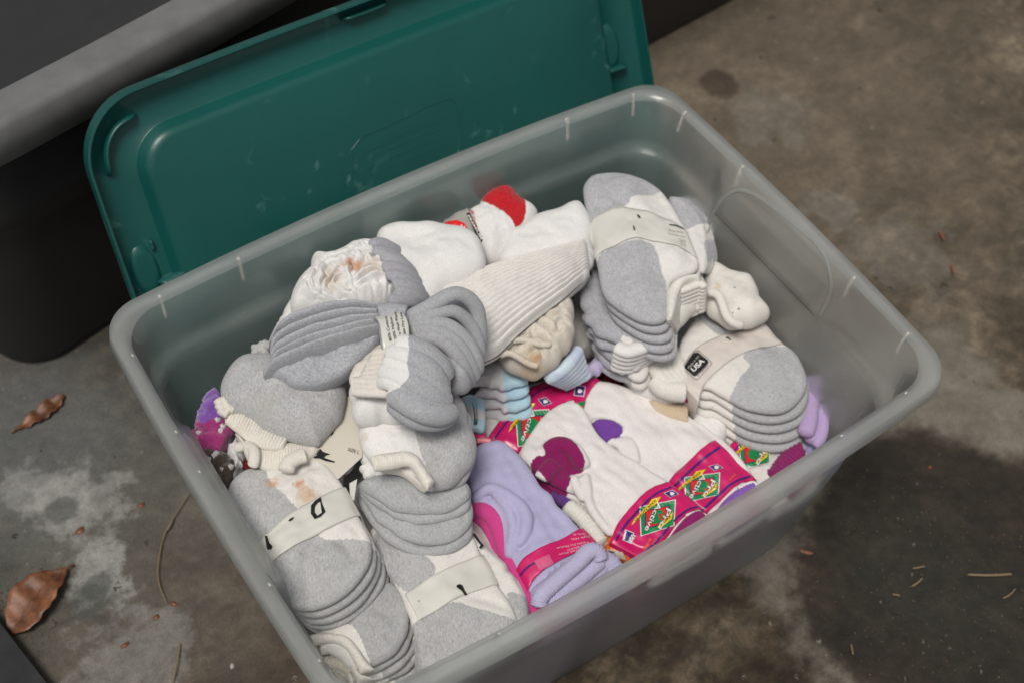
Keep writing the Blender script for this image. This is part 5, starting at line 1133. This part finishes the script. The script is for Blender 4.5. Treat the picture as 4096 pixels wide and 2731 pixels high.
# P3: front pack with the magenta heel
p3 = Plane(.178, gx=-.01, gy=.03, at=(2400, 1950))
KP3 = knit('knit_pack_magenta', (.78, .745, .72), second=(.24, .010, .10), h2=.25, bump=.35)
o = A8((390, 600), (440, 500), (500, 410), (560, 350), (650, 297), (720, 296), (775, 345), (800, 410), (860, 510), (1000, 600), (1130, 680), (1240, 755), (1400, 880), (1480, 960), (1420, 1020), (1230, 1120), (1120, 1170), (1000, 1110), (930, 1060), (850, 990), (790, 900), (740, 830), (650, 800), (560, 760), (480, 690), (430, 640))
T, S, bs = pack('white folded socks with a dark magenta heel and magenta logo band at the front wall', o, p3, A8((918, 1068), (960, 980), (1050, 880), (1140, 793), (1232, 757)), A8((1120, 1172), (1225, 1090), (1300, 985), (1390, 915), (1450, 905)),
                LREF, regs={'reg': [A8((455, 660), (478, 615), (552, 612), (515, 560), (570, 525), (620, 514), (700, 548), (750, 620), (772, 685), (720, 700), (680, 705), (690, 750), (650, 812), (560, 775), (500, 700))]}, mat=KP3, n=5,
                folds=[(A8((770, 690), (775, 800), (780, 900), (860, 1000)), -.003, .005), (A8((650, 560), (700, 620), (700, 690)), -.003, .006), (A8((600, 640), (550, 700), (520, 740)), .002, .010)])
fz = [S.ob, tube('t', A8((535, 600), (590, 535), (670, 535), (735, 600), (762, 680)), [.180, .184, .185, .184, .180], .008, KP3, T, squash=.8), tube('t', A8((600, 640), (550, 690), (520, 740)), [.182, .183, .18], .008, KP3, T, squash=.6), tube('t', A8((768, 700), (783, 780), (790, 880), (850, 970), (930, 1055)), [.180, .180, .178, .176, .172], .0042, KP, T), tube('t', A8((700, 720), (720, 780), (770, 850)), [.180, .179, .176], .005, KP, T)]
RG = {'reg': [A8((455, 660), (478, 615), (552, 612), (515, 560), (570, 525), (620, 514), (700, 548), (750, 620), (772, 685), (720, 700), (680, 705), (690, 750), (650, 812), (560, 775), (500, 700))]}
fuse('sock', fz, KP3, T, .0014, 3, RG, p3)
patch('toe', A8((1222, 1112), (1280, 1020), (1350, 940), (1420, 912)), A8((1250, 1120), (1330, 1060), (1440, 990), (1485, 955)), Plane(.184, gy=.03, at=(2750, 2120)), .016, knit('knit_magenta_rib', (.27, .012, .13), heather=.25), T, nu=80, nv=24, wr=.0007, wrn=20)
tube('toe', A8((1345, 945), (1400, 922), (1450, 935), (1480, 968)), .180, .0018, KP, T)
# purple toe peeking out under it
p = Plane(.165, at=(2230, 2010)); o = A8((540, 770), (600, 780), (680, 830), (715, 880), (700, 905), (640, 890), (570, 840))
T = begin('purple_sock', 'purple sock toe peeking out beside the lavender socks and the magenta heel', 'sock', p, o); pillow('sock', o, p, .02, knit('knit_purple'), T, puff=.004)

# ---- lavender bundle
pL_ = Plane(.197, gx=.0, gy=.03, at=(2150, 2050))
LAV = (.46, .44, .64)
KL = knit('knit_lavender', LAV, heather=.06, bump=.25); KLR = knit('knit_lavender_roll', (.50, .47, .66), heather=.08, bump=.5)
T = begin('sock_pack', 'lavender and pink socks in a pink care-text band with rolled cuffs, at the front wall', 'sock pack', pL_, A8((150, 600), (900, 1300)), 'colourful socks in pink bands')
o = A8((100, 650), (140, 545), (220, 518), (300, 518), (380, 590), (470, 700), (560, 820), (660, 930), (730, 1010), (790, 1060), (860, 1140), (880, 1230), (760, 1300), (560, 1450), (480, 1440), (400, 1300), (340, 1180), (320, 1000), (250, 900), (140, 860), (100, 760))
SL = stack(T, 'sock', o, pL_, .009, 3, KL, shift=(-.001, -.001), puff=.003, lump=.0015, lumpscale=.06, edge=.007, folds=[(A8((140, 840), (230, 790), (320, 820), (400, 900), (440, 960), (420, 1060), (360, 1140)), -.006, .006), (A8((230, 790), (330, 860), (370, 960), (360, 1060)), -.004, .006), (A8((250, 840), (300, 900), (330, 1000)), .002, .008)])
fz = [SL.ob, tube('t', A8((130, 862), (190, 800), (240, 782), (330, 830), (410, 895), (440, 960), (425, 1050), (380, 1120)), [.194, .201, .203, .203, .202, .201, .200, .197], [.004, .005, .0055, .006, .0065, .0065, .006, .004], KL, T, n=70),
      tube('t', A8((235, 790), (300, 860), (350, 940), (365, 1030), (345, 1110)), [.202, .201, .2, .199, .197], [.004, .005, .0055, .005, .004], KL, T, n=50),
      tube('t', A8((130, 880), (200, 868), (280, 910), (330, 980), (340, 1080), (355, 1190)), [.188, .193, .195, .195, .193, .192], .0065, KL, T, squash=.9, n=70)]
fuse('sock', fz, KL, T, .0013, 3)
PI_ = knit('knit_pink', (.62, .06, .26), heather=.08, bump=.3); MG = knit('knit_magenta_deep', (.33, .012, .14), heather=.2)
tube('sock', A8((120, 915), (190, 905), (250, 950), (290, 1030), (315, 1120), (350, 1220)), [.184, .192, .193, .190, .188, .184], .0088, PI_, T, squash=.9)
tube('sock', A8((120, 950), (180, 945), (230, 990), (265, 1060), (290, 1140), (330, 1230)), [.176, .184, .185, .182, .180, .176], .0088, PI_, T, squash=.9)
pillow('sock', A8((110, 970), (180, 980), (230, 1040), (270, 1120), (265, 1160), (200, 1120), (140, 1060)), Plane(.178, at=(1930, 2150)), .02, MG, T, puff=.003)
for k in range(3): tube('sock', A8((330 - k * 8, 1180 + k * 8), (380 - k * 10, 1300 + k * 12), (440 - k * 8, 1420 + k * 10), (500 - k * 8, 1510)), [.186 - k * .008] * 4, .0075, (PI_, MG, PI_)[k], T, squash=1.)
c0 = A8((378, 1245), (405, 1208), (450, 1180), (560, 1130), (650, 1080), (752, 1015)); c1 = A8((440, 1375), (470, 1320), (530, 1270), (640, 1205), (740, 1150), (832, 1112))
bs = band('printed_band', c0, c1, SL, MAG, T, off=.003, drop=.04, nu=60); stripes(bs, A8((385, 1262), (415, 1225), (460, 1195), (560, 1152)), A8((440, 1375), (470, 1320), (530, 1270), (580, 1245)), (.16,), .09, bs.ob)
tape = plain('clear_tape_over_card', (.62, .10, .22), .15, .6)
decal('clear_tape', [A8((478, 1200), (565, 1160), (592, 1215), (512, 1255))], bs, tape, bs.ob, .0018)
for i, (tx, a, b_) in enumerate((('Eagle Mills', (795, 1055), (690, 1072)), ('Payne, AL', (772, 1040), (700, 1045)), ('Tumble Dry Medium', (790, 1085), (608, 1122)), ('No Bleach', (778, 1100), (668, 1135)), ('Machine Wash Warm', (815, 1112), (620, 1158)), ('Nylon', (745, 1155), (682, 1175)))):
    words('lettering', tx, A8(a)[0], A8(b_)[0], 8.5, bs, PNKI, bs.ob, .0018)
# rolled cuffs at its near end
for f, z, r in (([(505, 1465), (515, 1400), (580, 1340), (660, 1270), (740, 1200), (790, 1140), (840, 1140), (860, 1200)], [.196, .202, .205, .207, .209, .210, .208, .202], .0072),
                ([(530, 1480), (560, 1440), (640, 1370), (720, 1310), (800, 1240), (850, 1200)], [.188, .192, .197, .198, .198, .196], .0078),
                ([(560, 1480), (640, 1420), (730, 1360), (820, 1290), (870, 1200), (920, 1210), (930, 1260), (880, 1290)], [.176, .182, .186, .188, .190, .190, .186, .18], .0088),
                ([(620, 1460), (720, 1400), (810, 1340), (900, 1290)], [.17, .174, .176, .176], .009)):
    tube('rolled_cuff', A8(*f), z, r, KLR, T, squash=.9, ripple=.07, rn=44, n=160)
pillow('sock', A8((450, 1385), (520, 1310), (640, 1215), (780, 1130), (830, 1150), (760, 1260), (640, 1360), (540, 1450), (500, 1460)), Plane(.204, at=(2230, 2320)), .02, KL, T, puff=.003)
pillow('sock', A8((500, 1400), (700, 1250), (860, 1180), (930, 1240), (920, 1290), (760, 1380), (600, 1470), (520, 1490)), Plane(.184, at=(2300, 2340)), .03, KLR, T)
# pink band end peeking at the top left of the lavender pack
p = Plane(.19, at=(1930, 1760)); o = A8((125, 490), (150, 472), (200, 485), (255, 520), (200, 545), (130, 560))
T = begin('pink_sock_pack', 'bright pink band end above the lavender socks, touching the grey toes', 'sock pack', p, o); pillow('printed_band', o, p, .014, plain('pink_card', (.70, .05, .18), .3), T); tube('sock', A8((150, 515), (200, 512), (235, 520)), .198, .0025, plain('salmon_card', (.75, .25, .28), .4), T)

# ---- little things in the gaps by the front wall
p = Plane(.166, at=(2480, 2200)); o = A8((835, 1030), (880, 1050), (1000, 1120), (1100, 1180), (1060, 1215), (960, 1210), (880, 1165))
T = begin('orange_label_pack', 'orange printed label with a small picture box, under the magenta pack at the front wall', 'label', p, o)
S = pillow('label', o, p, .016, plain('orange_card', (.60, .13, .015), .35), T, puff=.001)
decal('printed_box', [A8((890, 1130), (985, 1150), (1005, 1195), (905, 1170))], S, plain('beige_ink', (.45, .40, .34)), T, .0014); decal('printed_box', [A8((900, 1138), (935, 1146), (948, 1176), (912, 1166))], S, plain('brown_ink', (.10, .09, .08)), T, .0018)
p = Plane(.160, at=(2350, 2120)); o = A8((620, 880), (700, 890), (780, 950), (840, 1040), (880, 1120), (850, 1160), (780, 1120), (700, 1000))
T = begin('white_sock', 'white terry sock cuff wedged between lavender socks and the orange label', 'sock', p, o); S = pillow('sock', o, p, .02, WK, T)
for k in range(3): tube('cuff', A8((660 + k * 30, 880 + k * 10), (750 + k * 26, 950 + k * 10), (810 + k * 18, 1030 + k * 12), (865 - k * 4, 1110 + k * 6)), .168 - k * .003, .0075, WQ, T, bumps=.08)
p = Plane(.135, at=(2440, 2250)); o = A8((860, 1170), (930, 1190), (1030, 1215), (1040, 1240), (960, 1300), (880, 1290))
T = begin('red_trim_sock', 'pale sock with a small red trim just behind the front wall', 'sock', p, o); S = pillow('sock', o, p, .02, knit('knit_palepink', (.68, .52, .48), second=(.55, .05, .05)), T, regs={'reg': [A8((975, 1230), (1035, 1205), (1060, 1260), (970, 1280))]})
# ---- lilac socks at the right end
p = Plane(.150, at=(3240, 1700))
T = begin('lilac_sock_bundle', 'looped lilac socks squeezed between the grey toes and the right wall', 'sock bundle', p, A7((1650, 700), (1700, 1100)))
LI = knit('knit_lilac', (.50, .37, .62), heather=.08)
for f, z, r in (([(1615, 620), (1640, 700), (1650, 820), (1640, 950), (1605, 1060)], .160, .0085), ([(1690, 835), (1735, 890), (1745, 990), (1720, 1090), (1660, 1130)], [.154, .155, .154, .150, .146], .0068), ([(1660, 880), (1690, 960), (1680, 1050), (1640, 1110)], .150, .0068)): tube('sock', A7(*f), z, r, LI, T, squash=.9)
p = Plane(.138, at=(3250, 1800)); o = A7((1550, 1080), (1600, 1075), (1670, 1110), (1695, 1160), (1690, 1200), (1640, 1220), (1600, 1180))
T = begin('pale_blue_sock', 'pale periwinkle sock toe at the right end next to the magenta stripe', 'sock', p, o); pillow('sock', o, p, .02, knit('knit_peri', (.42, .42, .72)), T, puff=.004)
# ---- fuzzy socks at the left wall
p = Plane(.236, at=(860, 1700))
for nm, lab, col, rows, z0, spots in (
    ('purple_fuzzy_sock', 'purple fuzzy bobbled sock squeezed against the left wall', (.22, .07, .42), [((285, 505), (230, 530), (185, 600)), ((300, 560), (240, 590), (150, 660)), ((300, 620), (220, 650), (110, 720)), ((330, 680), (240, 690), (100, 770)), ((300, 740), (200, 740), (90, 800))], .246, 0),
    ('magenta_fuzzy_sock', 'magenta and white fuzzy rolled sock below the purple one at the left wall', (.34, .012, .16), [((350, 870), (345, 790), (270, 740), (190, 740)), ((320, 800), (250, 770), (150, 780), (100, 830)), ((300, 840), (200, 820), (100, 860), (60, 920)), ((350, 930), (260, 890), (160, 900), (80, 930)), ((340, 990), (250, 950), (160, 950)), ((300, 1030), (230, 1000), (150, 970))], .240, 1),
    ('brown_fuzzy_sock', 'dark brown and white bobbled fuzzy sock at the left wall, lowest of three', (.055, .030, .018), [((120, 990), (200, 1000), (260, 1040)), ((150, 1040), (240, 1060), (330, 1110)), ((190, 1090), (280, 1120), (390, 1160)), ((220, 1150), (310, 1180), (405, 1210)), ((250, 1210), (320, 1240), (370, 1270)), ((290, 1280), (350, 1300), (380, 1310))], .232, 1)):
    T = begin(nm, lab, 'sock', p, A1(*[q for r_ in rows for q in r_]), 'fuzzy bobbled socks by the left wall')
    m_ = knit('knit_' + nm, col, heather=.5, bump=1., fuzz=2.); wm = knit('knit_fuzzwhite', (.72, .68, .68), heather=.2, bump=1.)
    fz = [tube('t', A1(*r_), z0 + (.004 if i % 2 else 0) - i * .002, .0068, m_, T, bumps=.16, bn=7 + i, n=60, m=12) for i, r_ in enumerate(rows)]; fuse('loop_yarn', fz, m_, T, .0010, 1)
    if spots:
        c = [q for r_ in rows for q in r_]
        for k in range(5):
            q = c[2 + k * 2 if 2 + k * 2 < len(c) else k]; tube('white_yarn', A1((q[0] - 22, q[1] + 6), (q[0], q[1] - 4), (q[0] + 22, q[1] + 8)), z0 + .008 - k * .0015, .0030, wm, T, bumps=.2, bn=3, n=16, m=8)
    pillow('backing', [q for q in A1(*[rows[0][0], rows[0][-1], rows[len(rows) // 2][-1], rows[-1][-1], rows[-1][0], rows[len(rows) // 2][0]])], Plane(z0 - .006, at=(860, 1700)), .02, m_, T, smooth=1)
p = Plane(.232, at=(960, 1830)); o = A1((330, 1050), (370, 1000), (450, 900), (520, 960), (530, 1060), (490, 1130), (430, 1260), (380, 1270), (420, 1180), (400, 1120), (350, 1080))
T = begin('white_sock', 'white sock between the fuzzy socks and the ribbed cuff at the left', 'sock', p, o); pillow('sock', o, p, .02, WK, T, puff=.004, folds=[(A1((480, 1050), (440, 1120), (420, 1200)), -.004, .004)])
p = Plane(.222, at=(985, 1850)); o = A1((490, 1060), (520, 1040), (560, 1110), (570, 1180), (520, 1200), (485, 1180))
T = begin('dark_red_sock', 'tiny dark red sock patch in the gap below the ribbed cuff', 'sock', p, o); pillow('sock', o, p, .014, knit('knit_dkred', (.22, .01, .015)), T)
p = Plane(.165, at=(2440, 1500)); o = A8((820, 130), (880, 90), (960, 110), (1010, 170), (960, 200), (880, 180))
T = begin('red_sock', 'dark red sock deep in the shadowed gap behind the purple heel pack', 'sock', p, o); pillow('sock', o, Plane(.150, at=(2440, 1500)), .02, knit('knit_dkred'), T)

# ---- hidden lower layer of the pile, also seen dimly through the front wall
LOWER = 'folded socks filling the bottom of the bin'
for i, (x, y, z, hx, hy, c, lab) in enumerate(((-.15, -.03, .185, .085, .12, (.55, .53, .50), 'off-white folded sock stack low in the bin under the grey bundles'), (-.01, .125, .20, .15, .045, (.6, .58, .55), 'white folded sock stack filling the back of the bin'), (.15, .11, .17, .08, .06, (.55, .53, .5), 'white folded sock stack low at the right back'),
        (.08, -.08, .105, .15, .075, (.34, .20, .23), 'pink folded sock stack low behind the front wall'), (-.10, -.12, .165, .09, .055, (.33, .25, .29), 'mauve folded sock stack at the bottom left of the front wall'), (-.17, .10, .225, .07, .06, (.5, .48, .46), 'grey white folded sock stack low at the left wall'), (.19, -.02, .10, .065, .10, (.55, .52, .5), 'white folded sock stack low at the right wall'))):
    T = thing('folded_socks', lab, 'folded socks', (x, y, 0), LOWER)
    n_lay = 5; m_ = knit('knit_low%d' % i, c, heather=.1)
    for k in range(n_lay):
        h0 = z / n_lay; sh = .80 + .04 * k; P = rr_plan(hx * sh, hy * sh, .03, m=5); P = P[::3]; zt = h0 * (k + 1) - .001; zb = h0 * k + .001
        lp = [np.c_[x + P[:, 0] * s, y + P[:, 1] * s, np.full(len(P), zz_)] for s, zz_ in ((.3, zb), (.93, zb), (.985, zb + h0 * .2), (1, (zt + zb) / 2), (.985, zt - h0 * .2), (.93, zt), (.3, zt))]
        V3, F = loft(lp, True, True); mesh_obj('sock', V3 + rng.normal(0, .0006, V3.shape), F, m_, T)

# ================================================================== litter on the floor
def leafm(c1, c2):
    m, n, b, out = nmat('dry_leaf'); ob = N(n, 'ShaderNodeTexCoord').outputs['Object']
    n.links.new(ramp(n, noise(n, ob, 45, 4, .7), [(.35, c1), (.65, c2)]), b.inputs['Base Color']); b.inputs['Roughness'].default_value = .5
    bp = N(n, 'ShaderNodeBump'); bp.inputs['Strength'].default_value = .5; bp.inputs['Distance'].default_value = .001; n.links.new(noise(n, ob, 160, 4, .6), bp.inputs['Height']); n.links.new(bp.outputs[0], b.inputs['Normal']); return m
LF = leafm((.075, .026, .012), (.24, .095, .040))
def leaf(label, tip, stem, wd, curl, group='fallen leaves on the concrete'):
    A_, B_ = G0.hit([tip])[0][:2], G0.hit([stem])[0][:2]; T = thing('fallen_leaf', label, 'leaf', (*A_, 0), group); d = B_ - A_; Ln = np.linalg.norm(d); d /= Ln; q = np.array([-d[1], d[0]])
    V, n1, n2 = [], 26, 9
    for i in range(n1):
        u = i / (n1 - 1); w_ = wd * (math.sin(math.pi * min(1, u * 1.12) ** .8) ** .75 if u < .89 else 0) + .0004; bend = .05 * Ln * math.sin(u * 3)
        for j in range(n2): s = (j / (n2 - 1) - .5) * 2; p_ = A_ + d * Ln * u + q * (s * w_ + bend + .001 * math.sin(i * 1.7 + j)); V.append((*p_, .003 + curl * abs(s) ** 1.6 * w_ / wd + .010 * math.sin(u * math.pi) * (curl > .004) + .0015 * math.sin(i * .9)))
    F = [(i * n2 + j, i * n2 + j + 1, (i + 1) * n2 + j + 1, (i + 1) * n2 + j) for i in range(n1 - 1) for j in range(n2 - 1)]
    o = mesh_obj('blade', V, F, LF, T); md = o.modifiers.new('t', 'SOLIDIFY'); md.thickness = .0004
    mid = [G0.hit([tip])[0], None]; Vv = [V[i * n2 + n2 // 2] for i in range(n1)]; off = np.array(T.location)
    W = np.array(Vv) + [0, 0, .0006]; a = np.linspace(0, 6.28, 6, endpoint=False); VV = np.vstack([[w_ + [q[0] * math.cos(t) * .0007, q[1] * math.cos(t) * .0007, .0007 * math.sin(t)] for t in a] for w_ in W])
    F = [(i * 6 + j, i * 6 + (j + 1) % 6, (i + 1) * 6 + (j + 1) % 6, (i + 1) * 6 + j) for i in range(n1 - 1) for j in range(6)]
    mesh_obj('midrib', VV, F, plain('leaf_rib', (.16, .07, .03), .5), T); return T
leaf('large curled reddish brown leaf in the lower left corner of the floor', R5((55, 1360))[0], R5((330, 1055))[0], .021, .005)
leaf('slender brown leaf with a long stem on the floor left of the bin', R5((285, 312))[0], R5((50, 475))[0], .009, .003)
SEED = leafm((.10, .035, .016), (.22, .085, .035))
def seed(label, p, rx, ry, ang, mat=SEED, h=.0025, name='seed_husk', cat='husk'):
    rx, ry = rx * .8, ry * .75
    c = G0.hit([p])[0]; T = None; V = [(c[0], c[1], h)]; m = 12
    for r, z in ((.5, h * .85), (.85, h * .5), (1, .0005)):
        for i in range(m):
            a = 2 * math.pi * i / m; x, y = math.cos(a) * rx * r * (1 + .15 * math.sin(3 * a)), math.sin(a) * ry * r; V.append((c[0] + x * math.cos(ang) - y * math.sin(ang), c[1] + x * math.sin(ang) + y * math.cos(ang), z))
    F = [(0, 1 + i, 1 + (i + 1) % m) for i in range(m)] + [(1 + k * m + i, 1 + (k + 1) * m + i, 1 + (k + 1) * m + (i + 1) % m, 1 + k * m + (i + 1) % m) for k in range(2) for i in range(m)]
    o = mesh_obj(name, np.array(V) - [c[0], c[1], 0], F, mat); o.location = (c[0], c[1], 0); tag(o, label, cat, 'bits of dry litter on the concrete'); return o
for lab, p, rx, ry, a in (('round reddish husk by the pale scuff on the left floor', R5((352, 900))[0], .0062, .005, .3), ('small oval brown husk left of the bin wall', R5((620, 790))[0], .0055, .0036, .2), ('orange brown husk at the lower end of the long twig', R5((760, 1220))[0], .0055, .0034, -1.0),
                          ('faded brown husk beside the twig end', R5((686, 1280))[0], .0045, .0035, .5), ('crumbled orange husk near the bottom of the floor', R5((548, 1402))[0], .006, .0032, .1), ('pale round pebble on the floor at the bottom left', R5((1018, 1492))[0], .004, .003, 1.)):
    seed(lab, p, rx, ry, a, mat=plain('pale_pebble', (.33, .33, .30), .8) if 'pebble' in lab else SEED)
STR = plain('straw', (.21, .155, .09), .7, .3); OR2 = plain('orange_bark', (.30, .09, .03), .7, .3)
def twig(label, pts, r, mat=STR, name='twig', zz_=.003):
    P3 = G0.hit(pts); T = P3[0]; _ = tube(name, pts, [zz_ + .004 * math.sin(i * 1.3) ** 2 for i in range(len(pts))], r, mat, None, n=40, m=6); tag(_, label, 'twig', 'dry twigs and straw on the concrete'); return _
twig('long thin pale twig curving along the left side of the bin', R5((835, 730), (770, 820), (715, 920), (695, 1020), (688, 1120), (735, 1225)), .0007)
twig('short pale twig crossing the long twig', R5((720, 910), (745, 880), (760, 840)), .0008)
twig('faint straight straw at the bottom of the floor left of the bin', R5((790, 1390), (775, 1480), (755, 1568)), .0008)
twig('stiff pale straw lying across the dark stain at the right', SRC((3868, 2296), (3960, 2300), (4050, 2294)), .0013)
twig('curled straw on the dark stain left of the stiff one', SRC((3645, 2345), (3670, 2330), (3690, 2310)), .0010)
twig('thin bent straw at the right edge of the dark stain', SRC((4010, 2392), (4040, 2378), (4062, 2352)), .0008)
twig('short straw near the lower edge of the dark stain', SRC((3405, 2575), (3412, 2615)), .0010)
twig('tiny straw crumb on the dark stain', SRC((3570, 2375), (3600, 2380)), .0011)
twig('small curved fibre above the straw on the dark stain', SRC((3650, 2272), (3675, 2268), (3700, 2262)), .0009)
twig('orange bark sliver on the right floor', SRC((3758, 925), (3775, 960)), .0013, OR2, 'bark_sliver')
twig('second orange bark sliver lower on the right floor', SRC((3805, 1060), (3815, 1090)), .0013, OR2, 'bark_sliver')
seed('reddish leaf scrap on the floor before the right corner of the bin', SRC((3222, 2205))[0], .010, .0035, -.9, SEED, .002, 'leaf_scrap', 'leaf scrap')
seed('red crumb on the dark stain under the bin corner', SRC((3720, 1868))[0], .003, .002, 0, plain('red_crumb', (.25, .05, .02), .7), .002, 'leaf_scrap', 'leaf scrap')
# loose grit: too many crumbs to count
V, F = [], []
r = np.random.default_rng(5)
for k in range(900):
    if k < 330: c = G0.hit([R5((r.uniform(0, 140), r.uniform(1150, 1568)))[0]])[0][:2] + r.normal(0, .012, 2)
    elif k < 560: c = G0.hit([(r.uniform(3200, 4090), r.uniform(1900, 2700))])[0][:2]
    else: c = np.array([r.uniform(-.6, 1.4), r.uniform(-.7, 1.4)])
    if abs(c[0]) < .29 and abs(c[1]) < .2: continue
    s = r.uniform(.0005, .0017); o_ = len(V)
    for dx, dy, dz in ((1, 0, 0), (-.5, .8, 0), (-.5, -.8, 0), (0, 0, 1)): a = k; V.append((c[0] + s * (dx * math.cos(a) - dy * math.sin(a)), c[1] + s * (dx * math.sin(a) + dy * math.cos(a)), .0002 + s * dz))
    F += [(o_, o_ + 1, o_ + 3), (o_ + 1, o_ + 2, o_ + 3), (o_ + 2, o_, o_ + 3)]
tag(mesh_obj('grit', V, F, plain('grit', (.15, .105, .07), .9, .2, 0, 200, .4), smooth=False), kind='stuff')
# dark weathered board in the near left corner
a, b_ = G0.hit([(-60, 2420), (200, 2755)])[:, :2]; d = (b_ - a) / np.linalg.norm(b_ - a); q = np.array([d[1], -d[0]])
if q @ (G0.hit([(0, 2731)])[0][:2] - a) < 0: q = -q
cs = [a - d * .3, b_ + d * .3, b_ + d * .3 + q * .14, a - d * .3 + q * .14]; zt = .022
T = thing('dark_board', 'dark weathered board edge in the very bottom left corner', 'board', (*np.mean(cs, 0), 0))
lp = [np.array([(*(np.mean(cs, 0) + (c - np.mean(cs, 0)) * s), z) for c in cs]) for s, z in ((.99, .001), (1, .003), (1, zt - .002), (.985, zt))]
V3, F = loft(lp, True, True); mesh_obj('board', V3, F, plain('weathered_board', (.035, .036, .038), .8, .2, .5, 60, .4), T, smooth=False)
